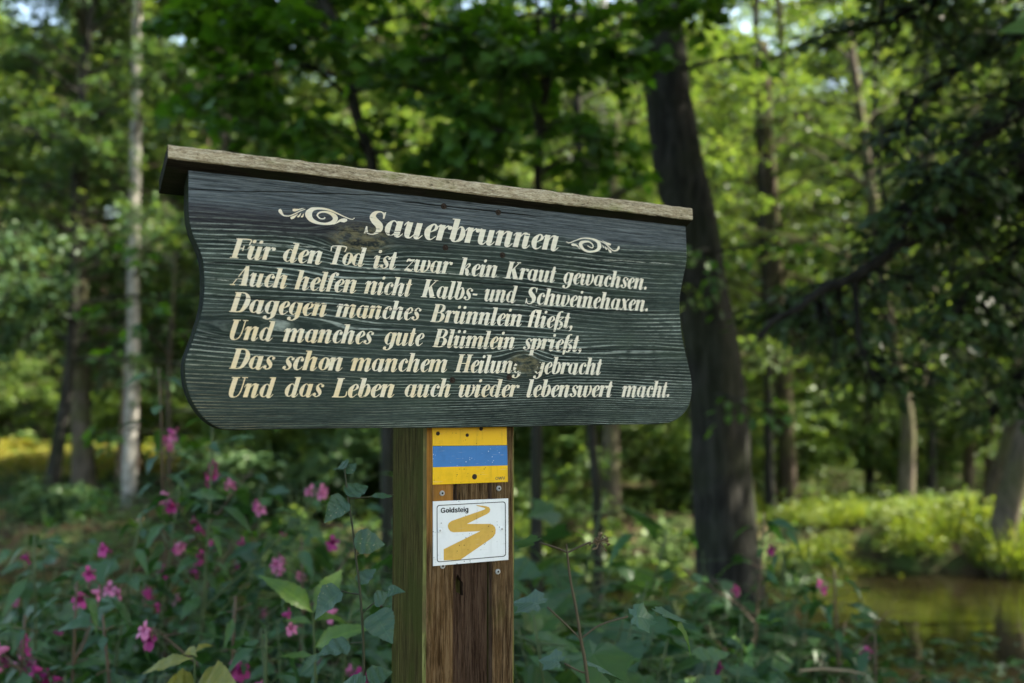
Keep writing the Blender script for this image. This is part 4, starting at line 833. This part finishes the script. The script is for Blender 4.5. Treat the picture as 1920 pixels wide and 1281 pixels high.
def balsam(name, label, x, y, h, seed, leaf='balsam', nfl=7, lean=(0, 0), lsize=.15, branches=4, cat='flowering plant', group=None, start=.25):
    rg = np.random.default_rng(seed); z = gh(x, y); root = thing(name, label, cat, (x, y, z), 0, group)
    S = curve((0, 0, -.05), (lean[0], lean[1], 1), h + .05, 9, rg, .12); mb = MB(); mb.tube(S, np.linspace(.009, .003, len(S)), 7)
    axes = [(S, start)]
    for b_ in range(branches):
        t = rg.uniform(.4, .85); az = rg.uniform(0, 6.28); L = h * rg.uniform(.22, .42) * (1.1 - .6 * t)
        B = curve(along(S, t), (math.cos(az), math.sin(az), .7), L, 5, rg, .2, .25); mb.tube(B, np.linspace(.005, .002, len(B)), 5); axes.append((B, .3))
    P = []; D = []; N = []; Sz = []; tips = []
    for A_, t0 in axes:
        L = float(np.linalg.norm(np.diff(A_, axis=0), axis=1).sum()); k = max(2, int(L * (1 - t0) / .085)); az = rg.uniform(0, 6)
        for i in range(k):
            t = t0 + (1 - t0) * (i + .6) / k; az += 1.2 + rg.normal(0, .2)
            for q in range(3 if len(A_) > 8 else 2):
                a = az + q * 2.1 + rg.normal(0, .25); d = np.array([math.cos(a), math.sin(a), rg.normal(.12, .25)]); p = along(A_, t); pl_ = rg.uniform(.015, .045)
                mb.tube([p, p + d * pl_], [.002, .0015], 4, cap=False); P.append(p + d * pl_); D.append(d + [0, 0, -.15]); N.append(np.array([0, 0, 1.]) + rg.normal(0, .3, 3)); Sz.append(lsize * rg.uniform(.6, 1.15) * (1.1 - .45 * t))
        tips.append(A_[-1])
    fl = []
    for i in range(nfl):
        A_, _ = axes[i % len(axes)]; p = along(A_, rg.uniform(.72, 1.)) ; az = rg.uniform(0, 6.28); L = rg.uniform(.04, .10)
        B = curve(p, (math.cos(az), math.sin(az), .8), L, 4, rg, .2, -.4); mb.tube(B, np.linspace(.0016, .001, len(B)), 4, cap=False)
        for q in range(rg.integers(1, 3)):
            a = az + rg.normal(0, .7); fp = B[-1] + np.array([math.cos(a), math.sin(a), 0]) * .016 * q + [0, 0, -.012 + rg.normal(0, .01)]; fl.append((fp, a))
        for q in range(2):                         # green seed pods
            a = rg.uniform(0, 6.28); e = B[-1] + np.array([math.cos(a) * .02, math.sin(a) * .02, -.012]); mb.tube([B[-1], B[-1] + (e - B[-1]) * .5, e, e - [0, 0, .014]], [.0008, .002, .0035, .001], 5)
    mb.build('stem', STEM_R if seed % 2 else STEM_G, root, smooth=True)
    mb = MB(); mixed(mb, P, D, N, Sz, LANCE_T, rg); mb.build('leaves', LF[leaf], root, smooth=True)
    for p, a in fl:
        link('flower', FLOWERS[rg.integers(6)], root, p, (rg.normal(0, .2), rg.normal(.1, .25), a), rg.uniform(.68, .98))
    return root
def top_at(px, py, y): p = at(px, py, y); return p.x, p.y, p.z - gh(p.x, p.y)
BAL = [
 (372, 705, 3.1, 'tallest pink-flowered balsam plant, its tip beside the lower left corner of the board', 9, (-.02, 0), 5),
 (320, 690, 3.6, 'balsam plant behind the tallest one, pink flowers close to the board edge', 5, (.0, 0), 3),
 (205, 960, 3.0, 'balsam plant with a pair of magenta flowers left of the tall balsam', 7, (.02, 0), 4),
 (145, 1085, 2.7, 'low balsam plant with a dense magenta flower cluster near the left edge', 9, (0, 0), 4),
 (290, 905, 3.3, 'balsam plant with flowers just left of the tall balsam stem', 6, (.03, 0), 3),
 (560, 1010, 3.0, 'balsam plant with dark pink flowers between the tall balsam and the post', 6, (.02, 0), 4),
 (470, 905, 3.5, 'balsam plant with drooping flower under the left part of the board', 6, (.0, 0), 4),
 (420, 1110, 2.5, 'short balsam plant with two round pink flower clusters in front of the tall balsam', 8, (-.03, 0), 4),
 (620, 1140, 2.6, 'low balsam plant with pink flowers close to the foot of the post on its left', 6, (.02, 0), 3),
 (30, 1160, 2.6, 'balsam plant cut by the left edge of the photo', 6, (0, 0), 4),
 (75, 1000, 3.2, 'balsam plant with small dull flowers near the left edge, behind the low one', 5, (0, 0), 3),
 (235, 1150, 2.5, 'leafy low balsam at the bottom, between the left edge and the tall balsam', 4, (0, 0), 4),
 (520, 1180, 2.4, 'leafy low balsam at the bottom in front of the darker plants left of the post', 5, (0, 0), 4),
 (1400, 960, 3.9, 'balsam plant with pale pink flowers in front of the big dark trunk', 3, (.02, 0), 4),
 (1480, 975, 4.2, 'balsam plant with pink flowers right of the big trunk, before the sunlit bank', 3, (.03, 0), 4),
 (1560, 1060, 3.8, 'dark leafy balsam with one magenta flower right of the big trunk', 1, (.02, 0), 4),
 (1400, 1150, 3.0, 'low balsam with a few pink flowers below the big trunk', 1, (0, 0), 4),
 (1620, 1190, 3.2, 'low dark balsam with a pink flower at the bottom right by the water', 1, (0, 0), 4),
]
for i, (px, py, y, lab, nf, lean, br) in enumerate(BAL):
    x, y2, h = top_at(px, py, y); balsam('balsam_plant', lab, x - lean[0] * h, y2, max(.3, h), 100 + i, 'balsam', nf if px < 700 else max(1, nf - 2), lean, .145 if y < 3.4 else .16, br, group='balsam plants around the signpost')

# undergrowth of broad-leaved plants: five shapes, copied
def herb(label, h, seed, leaf, tpl, ls, nst=4, dens=.09, spread=.28, group='broad-leaved undergrowth around the post'):
    rg = np.random.default_rng(seed); root = thing('undergrowth_plant', label, 'plant', (0, 0, 0), 0, group); mb = MB(); P = []; D = []; N = []; Sz = []
    for s in range(nst):
        az = rg.uniform(0, 6.28); S = curve((0, 0, -.05), (math.cos(az) * spread, math.sin(az) * spread, 1), h * rg.uniform(.65, 1.05), 7, rg, .15)
        mb.tube(S, np.linspace(.006, .002, len(S)), 5); k = int(h * .8 / dens); a0 = rg.uniform(0, 3)
        for i in range(k):
            t = .22 + .78 * (i + .5) / k; a0 += 1.57 + rg.normal(0, .2)
            for q in (0, math.pi):
                a = a0 + q; d = np.array([math.cos(a), math.sin(a), rg.normal(.15, .2)]); p = along(S, t); pl_ = ls * rg.uniform(.3, .7)
                mb.tube([p, p + d * pl_], [.002, .0013], 4, cap=False); P.append(p + d * pl_); D.append(d - [0, 0, .2]); N.append(np.array([0, 0, 1.]) + rg.normal(0, .28, 3)); Sz.append(ls * rg.uniform(.6, 1.2) * (1.15 - .4 * t))
    mb.build('stem', STEM_G, root, smooth=True); mb = MB(); mixed(mb, P, D, N, Sz, tpl, rg); mb.build('leaves', LF[leaf], root, smooth=tpl is not MAPLE_T); return root
UL = ['plant with broad toothed grey-green leaves in the undergrowth', 'plant with lobed maple-like leaves in the undergrowth', 'plant with long narrow leaves in the undergrowth']
HP = [herb(UL[0], 1.0, 1, 'under', OVATE_T, .13, 5), herb(UL[0], .85, 2, 'under', OVATE_T, .115, 6), herb(UL[1], 1.05, 3, 'under', MAPLE_T, .19, 5, .11), herb(UL[2], .95, 4, 'balsam', LANCE_T, .15, 5), herb(UL[1], .8, 5, 'under', MAPLE_T, .165, 6, .10)]
rg = np.random.default_rng(9); used = set(); spots = []
def place(px, py, y, k, lo=.4, hi=1.9):
    x, y2, h = top_at(px, py, y); H0 = (1., .85, 1.05, .95, .8)[k]; s = min(hi, max(lo, h / H0)); loc = (x, y2, gh(x, y2)); rz = rg.uniform(0, 6.28)
    if k not in used: used.add(k); o = HP[k]; o.location = loc; o.rotation_euler = (0, 0, rz); o.scale = (s,) * 3
    else: o = dup(HP[k], loc, rz, s)
for px, py, y in ((1010, 860, 3.6), (1060, 900, 3.3), (1000, 960, 2.9), (1110, 930, 4.0), (1050, 1010, 2.7), (1150, 1080, 3.4), (1230, 1170, 3.0), (1300, 1130, 3.6), (1180, 1200, 2.7), (1090, 1160, 2.5), (1000, 1150, 2.3), (1290, 1210, 2.6), (1380, 1060, 4.0),
                  (1440, 1090, 3.6), (1500, 1040, 4.3), (1360, 1200, 2.7), (1460, 1190, 2.9), (1540, 1150, 3.4), (1580, 1230, 2.9), (1240, 1060, 4.6), (1180, 1000, 4.8), (690, 930, 4.2), (650, 1000, 3.8), (600, 930, 4.6), (560, 870, 5.0), (640, 860, 4.9), (700, 860, 4.6), (680, 1100, 3.2), (580, 1100, 3.2),
                  (500, 1010, 3.9), (440, 1000, 3.6), (340, 1060, 3.2), (260, 1060, 3.4), (180, 1130, 3.2), (100, 1090, 3.6), (40, 1060, 3.9), (330, 1190, 2.6), (120, 1210, 2.5), (430, 1220, 2.3), (620, 1230, 2.3), (700, 1190, 2.2), (30, 1240, 2.3), (220, 1240, 2.3), (1700, 1240, 3.4), (1820, 1260, 3.6), (1650, 1220, 3.8), (985, 830, 4.4), (1040, 960, 3.0), (1100, 1030, 2.9), (1020, 1080, 2.4), (1150, 980, 4.3), (1210, 1100, 3.5), (1130, 1230, 2.3), (1240, 1240, 2.3), (1340, 1240, 2.4), (1420, 1230, 2.6), (1500, 1230, 2.8), (700, 1010, 3.4), (640, 1080, 3.0), (540, 950, 4.0), (480, 1080, 3.0), (380, 1000, 3.9), (300, 1130, 2.8), (160, 1040, 3.8), (60, 1130, 3.0), (720, 1120, 2.6), (560, 1160, 2.6), (400, 1170, 2.5), (10, 1190, 2.6), (170, 1190, 2.6), (1560, 1110, 4.2), (1450, 1010, 4.5), (1330, 1090, 4.2), (1720, 1200, 3.9), (1790, 1190, 4.2), (1880, 1200, 4.0), (1840, 1240, 3.5), (1350, 1000, 5.2), (1425, 1010, 5.0), (1300, 1020, 5.4), (1390, 1040, 4.6), (20, 960, 4.8), (90, 985, 4.4), (150, 955, 5.0), (220, 970, 4.7), (40, 1010, 4.2), (270, 985, 4.3), (120, 1020, 4.0), (310, 950, 4.6)):
    place(px, py, y, int(rg.integers(5)))
# taller shrubs of the near and far bank
def shrub(name, label, x, y, h, seed, leaf, tpl=OVATE, ls=.09, n=14, spread=.7, nleaf=16, group=None, ltw=14):
    rg = np.random.default_rng(seed); root = thing(name, label, 'shrub', (x, y, gh(x, y)), 0, group); fo = Foliage(rg); mb = MB()
    for i in range(n):
        az = rg.uniform(0, 6.28); S = curve((0, 0, -.1), (math.cos(az) * spread, math.sin(az) * spread, 1), h * rg.uniform(.6, 1.1), 6, rg, .3, -.3); mb.tube(S, np.linspace(.012, .003, len(S)), 5)
        for _ in range(ltw):
            t = rg.uniform(.2, 1); a = rg.uniform(0, 6.28); fo.spray(along(S, t), (math.cos(a), math.sin(a), .1), .35 * rg.uniform(.6, 1.2), nleaf, ls, .4, .5, .25)
    mb.build('branches', BK['brown'], root, smooth=True); mb = MB(); fo.build(mb, tpl); mb.build('leaves', LF[leaf], root); return root
for i, (x, y, h, lf, lab) in enumerate((
  (-1.2, 10.6, 2.0, 'mid', 'leafy green shrub below the left half of the board'), (-.1, 13.0, 2.2, 'mid', 'leafy shrub on the far bank seen left of the post'), (1.0, 12.2, 1.8, 'mid', 'mid-green shrub on the far bank right of the post'),
  (-3.2, 13.5, 2.0, 'dull', 'dull green shrub between the birch and the tall balsam'), (2.9, 15.6, 2.2, 'mid', 'green shrub on the far bank right of the big trunk'), (4.4, 16.6, 2.4, 'light', 'light green shrub beneath the pale forked trunk'),
  (-6.6, 14.6, .7, 'dull', 'low dark shrub at the foot of the leaning dark trunk'), (-4.2, 14.6, .7, 'dull', 'low dark shrub at the foot of the white birch'), (6.8, 17.2, 2.6, 'mid', 'green shrub behind the slim dark trunk at the right'), (.6, 17.5, 3.0, 'light', 'tall pale green shrub on the far bank behind the big trunk'), (-2.6, 18., 3.0, 'mid', 'tall shrub on the far bank behind the lower left board corner'), (3.2, 11.9, .9, 'dull', 'low dull shrub at the water beside the big trunk'))):
    shrub('bank_shrub', lab, x, y, h, 300 + i, lf, OVATE, .11, 16, .7)
rg = np.random.default_rng(66); SP = [shrub('leafy_shrub', l_, 0, 0, 2.4, 400 + i, lf, RH, .15, 18, .75, 22, 'shrubs under the far trees', 16) for i, (lf, l_) in enumerate((('light', 'mid-green shrub among those under the far trees'), ('light', 'pale green shrub among those under the far trees'), ('mid', 'dull green shrub among those under the far trees')))]
used = set(); n = 0
while n < 64:
    y = 15 + 24 * rg.uniform() ** 1.3; x = rg.uniform(-1, 1) * (.55 * y + 2)
    if corridor(x, y) or (x < -5 and y < 31): continue
    k = int(rg.integers(3)); loc = (x, y, gh(x, y)); s = rg.uniform(.7, 1.5)
    if k not in used: used.add(k); SP[k].location = loc; SP[k].scale = (s,) * 3
    else: dup(SP[k], loc, rg.uniform(0, 6.28), s)
    n += 1
# sunlit herbs on the far bank at the right, and in the clearing at the left
def clump(label, x, y, h, seed, leaf, group, rw=.5, ls=.075):
    rg = np.random.default_rng(seed); odd = leaf == 'yellow' or seed % 3 != 0; root = thing('herb_clump', label, 'plant', (x, y, gh(x, y)), 0, group); mb = MB(); n = 800; a = rg.uniform(0, 6.28, n); r = rw * rg.uniform(0, 1, n) ** .6
    zz = h * rg.uniform(.15, 1., n) * (1 - .45 * (r / rw) ** 2); P = np.stack([r * np.cos(a), r * np.sin(a), zz], 1); D = np.stack([np.cos(a), np.sin(a), rg.uniform(-.3, .9, n) if odd else rg.uniform(.8, 4., n)], 1) + rg.normal(0, .4, (n, 3))
    for i in range(10): b_ = rg.uniform(0, 6.28); mb.tube([(0, 0, -.05), (math.cos(b_) * rw * .4, math.sin(b_) * rw * .4, h * .5), (math.cos(b_) * rw * .6, math.sin(b_) * rw * .6, h * .9)], [.006, .004, .002], 4)
    mb.build('stem', STEM_G, root); mb = MB(); mb.leaves(P, D, np.array([0, 0, 1.]) + rg.normal(0, .5, (n, 3)), ls * (.8 if odd else 1.9) * rg.uniform(.5, 1.4, n), *(OVATE if odd else GRASS)); mb.build('leaves', LF[leaf], root); return root
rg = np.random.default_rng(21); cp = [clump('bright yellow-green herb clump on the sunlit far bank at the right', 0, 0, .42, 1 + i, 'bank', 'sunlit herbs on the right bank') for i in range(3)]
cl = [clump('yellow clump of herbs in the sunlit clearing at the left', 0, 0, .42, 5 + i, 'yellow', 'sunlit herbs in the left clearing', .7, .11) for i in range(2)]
first = set()
def put(o, x, y, s):
    loc = (x, y, gh(x, y) - .03); rz = rg.uniform(0, 6.28)
    if o.name not in first: first.add(o.name); o.location = loc; o.rotation_euler = (0, 0, rz); o.scale = (s,) * 3
    else: dup(o, loc, rz, s)
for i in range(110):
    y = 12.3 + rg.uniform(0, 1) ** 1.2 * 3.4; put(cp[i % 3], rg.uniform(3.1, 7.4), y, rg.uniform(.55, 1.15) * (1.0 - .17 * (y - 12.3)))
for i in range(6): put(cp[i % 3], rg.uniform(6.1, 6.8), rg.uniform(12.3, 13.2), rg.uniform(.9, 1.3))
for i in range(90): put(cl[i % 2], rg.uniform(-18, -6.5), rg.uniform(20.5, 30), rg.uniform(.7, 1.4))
# ground cover: small leaves and litter nobody could count
def cover(name, n, area, size, leaf, seed, tpl=RH, up=.15):
    rg = np.random.default_rng(seed); x = rg.uniform(area[0], area[1], n); y = rg.uniform(area[2], area[3], n); z = ground_h(x, y); k = z > -.5; x, y, z = x[k], y[k], z[k]; n = len(x); a = rg.uniform(0, 6.28, n)
    mb = MB(); mb.leaves(np.stack([x, y, z + rg.uniform(.0, up, n)], 1), np.stack([np.cos(a), np.sin(a), rg.normal(.1, .3, n)], 1), np.array([0, 0, 1.]) + rg.normal(0, .4, (n, 3)), size * rg.uniform(.5, 1.3, n), *tpl)
    tag(mb.build(name, LF[leaf]), kind='stuff')
cover('ground_cover', 16000, (-5, 6, .6, 7.5), .08, 'under', 1, up=.3); cover('leaf_litter', 14000, (-7, 8, .3, 8), .07, 'litter', 2, up=.02)
cover('bank_cover', 38000, (-3, 16, 12, 30), .085, 'mid', 3, up=.35); cover('clearing_cover', 26000, (-18, -3, 12.4, 24), .09, 'dull', 6, up=.22); cover('bank_litter', 6000, (-18, -3, 12, 24), .10, 'litter', 5, up=.05); cover('wood_cover', 30000, (-40, 40, 28, 70), .3, 'mid', 4, up=.7)

# ================================================================== THE TWO SHARP SEEDLINGS BESIDE THE POST
HEART = blade([(0, .10), (.06, .30), (.2, .42), (.4, .41), (.62, .30), (.82, .14), (1, .01)], .25, .18)
TP = {'h': [toothed(HEART, f, d, 12, .05, t) for f, d, t in ((.25, .2, .2), (.45, .45, -.4), (.12, .05, .4))], 'm': MAPLE_T, 'l': LANCE_T}
def pxplant(name, label, y, stems, leaves, leafm, stemm, rad_=.0016, cat='plant', extra=None):
    """stems: pixel polylines; leaves: (base px, tip px, size scale, depth offset, template, normal)"""
    P0 = at(*stems[0][-1], y); root = thing(name, label, cat, (P0.x, P0.y, gh(P0.x, P0.y))); mb = MB()
    for i, st in enumerate(stems):
        st2 = [(q[0], q[1], y + (q[2] if len(q) > 2 else 0)) for q in st]; A_ = spline([tuple(at(*q)) for q in st2], 4) if len(st2) > 2 else np.array([tuple(at(*q)) for q in st2])
        A_ = A_ - np.array([*root.location])
        if i == 0: A_ = np.concatenate([A_, [[A_[-1][0] + .01, A_[-1][1], -.03]]])
        mb.tube(A_, np.linspace(rad_ * .7, rad_ * (1.5 if i == 0 else .7), len(A_)), 7)
    mb.build('stem', stemm, root, smooth=True)
    for tp_, mn in ((HEART, 'h'), (MAPLE, 'm'), (LANCE, 'l')):
        for lm in sorted({q[6] if len(q) > 6 else leafm for q in leaves}):
            sel = [q for q in leaves if q[4] == mn and (q[6] if len(q) > 6 else leafm) == lm]
            for (bx, by), (tx, ty), dz0, dz1, _, nrm, *rest in sel:
                a = at(bx, by, y + dz0) - root.location; b_ = at(tx, ty, y + dz1) - root.location; d = b_ - a; mb = MB(); mb.leaves([tuple(a)], [tuple(d)], [nrm], [d.length], *TP[mn][len(root.children) % len(TP[mn])]); mb.build('leaf', LF[lm], root, smooth=mn != 'm')
    if extra: extra(root, y)
    return root
pxplant('seedling', 'thin dark seedling stem with heart-shaped leaves touching the left side of the post', 1.37,
        [[(646, 878), (652, 930), (661, 990), (668, 1050), (675, 1110), (680, 1180), (682, 1250), (683, 1330)], [(676, 1115), (655, 1112), (640, 1108)], [(680, 1150), (690, 1140), (702, 1130)], [(682, 1205), (665, 1205), (655, 1208)], [(668, 1040), (676, 1036), (680, 1030)], [(655, 935), (690, 932, .02), (737, 928, .05)]],
        [((646, 880), (628, 866), 0, .02, 'h', (.3, -.9, .4)), ((648, 888), (668, 868), 0, .01, 'h', (-.2, -.7, .7)), ((652, 930), (690, 905), -.01, .01, 'h', (-.1, -.7, .7)), ((650, 940), (608, 968), 0, -.02, 'h', (.3, -.6, .7)), ((690, 932), (737, 926), .02, .04, 'l', (0, -.4, 1)),
         ((664, 1015), (722, 1020), -.02, -.01, 'h', (.1, -.8, .6)), ((674, 1095), (702, 1062), 0, .01, 'h', (-.5, -.7, .4)), ((640, 1110), (584, 1142), -.01, -.03, 'h', (0, -.5, .9)), ((702, 1128), (728, 1112), 0, -.01, 'h', (.2, -.7, .6)), ((702, 1150), (734, 1200), -.02, -.05, 'h', (.3, -.9, .1)), ((728, 1112), (752, 1104), -.02, -.03, 'h', (.2, -.7, .6)),
         ((655, 1208), (592, 1228), -.01, -.03, 'h', (0, -.5, .9)), ((690, 1275), (735, 1255), -.01, .0, 'h', (.1, -.6, .7)), ((682, 1290), (640, 1270), -.01, .0, 'h', (.1, -.6, .7)), ((596, 1225), (570, 1250), -.03, -.05, 'l', (.4, -.5, .6))], 'ivy', STEM_D, .0015)
def seed_head(root, y):
    rg = np.random.default_rng(8); mb = MB(); c = at(1124, 1015, y) - root.location
    for i in range(26):
        p = c + Vector(rg.normal(0, 1, 3)) * .0065 + Vector((rg.uniform(-.006, .010), 0, 0)); mb.tube([c, p, p + Vector(rg.normal(0, 1, 3)) * .003], [.0006, .0011, .0018], 5)
    mb.build('seed_head', TWIG, root)
    mb = MB(); a = at(1075, 993, y) - root.location; b_ = at(1095, 1004, y) - root.location; mb.tube([a, (a + b_) / 2, b_], [.0004, .0006, .0008], 5); mb.build('twig', TWIG, root)
pxplant('maple_seedling', 'brown-stemmed maple seedling with a dried flower head and holed leaves right of the post', 1.62,
        [[(1062, 1020), (1064, 1040), (1070, 1090), (1080, 1140), (1089, 1198), (1097, 1240), (1105, 1300)], [(1064, 1036), (1040, 1026), (1012, 1018)], [(1065, 1036), (1085, 1026), (1108, 1016)], [(1088, 1198), (1058, 1168), (1026, 1138)], [(1089, 1198), (1125, 1172), (1178, 1156)], [(1100, 1262), (1085, 1258), (1058, 1244)]],
        [((1014, 1018), (962, 1016), .0, .03, 'm', (.1, -.45, .9), 'vivid'), ((1028, 1140), (958, 1112), 0, .03, 'm', (.25, -.6, .75)), ((1172, 1158), (1238, 1150), 0, .0, 'm', (-.1, -.75, .65)), ((1225, 1150), (1290, 1160), .01, .05, 'm', (0, -.25, 1)), ((1245, 1158), (1335, 1192), .02, .03, 'l', (.1, -.5, .9), 'vivid'), ((1062, 1246), (1008, 1226), 0, .02, 'm', (.1, -.6, .75)), ((1105, 1256), (1160, 1240), 0, .06, 'm', (.0, -.35, .9))], 'seedling', flat('seedling_stem', (.085, .065, .035)), .0022, extra=seed_head)
# bright narrow leaves at the front, and the pale dry twig low on the right
pxplant('willow_herb', 'young plant with bright yellow-green narrow leaves between the balsams and the post', 2.2,
        [[(585, 1140), (588, 1180), (590, 1230), (592, 1300)]], [((586, 1150), (522, 1076), 0, -.05, 'l', (.3, -.8, .6)), ((586, 1150), (640, 1060), 0, .1, 'l', (0, -.5, .9)), ((588, 1165), (660, 1130), 0, .05, 'l', (0, -.5, .9)), ((588, 1170), (530, 1150), 0, .02, 'l', (0, -.5, .9)), ((590, 1215), (650, 1165), 0, -.08, 'l', (-.3, -.8, .5)), ((590, 1230), (520, 1225), 0, .02, 'l', (.1, -.5, .9))], 'fresh', STEM_G, .002)
pxplant('yellowing_leaf_plant', 'low plant with yellowing leaves at the very bottom below the tall balsam', 2.0,
        [[(365, 1230), (365, 1260), (366, 1330)]], [((365, 1225), (400, 1185), 0, .04, 'l', (0, -.6, .8)), ((362, 1235), (258, 1245), 0, .0, 'l', (0, -.6, .8)), ((370, 1232), (330, 1200), 0, .05, 'l', (0, -.5, .9)), ((366, 1290), (310, 1280), 0, -.06, 'h', (0, -.6, .8)), ((366, 1290), (440, 1278), 0, -.06, 'h', (0, -.6, .8))], 'ageing', STEM_G, .002)
mb = MB(); a = [at(1500, 1258, 3.1), at(1540, 1254, 3.1), at(1590, 1258, 3.08), at(1622, 1264, 3.05)]; P0 = a[0]; mb.tube([p - P0 for p in a], [.004, .005, .004, .002], 6)
tag(mb.build('dry_twig', flat('pale_twig', (.30, .22, .13)), loc=P0, smooth=True), 'pale dry twig lying across the plants at the bottom right', 'twig')
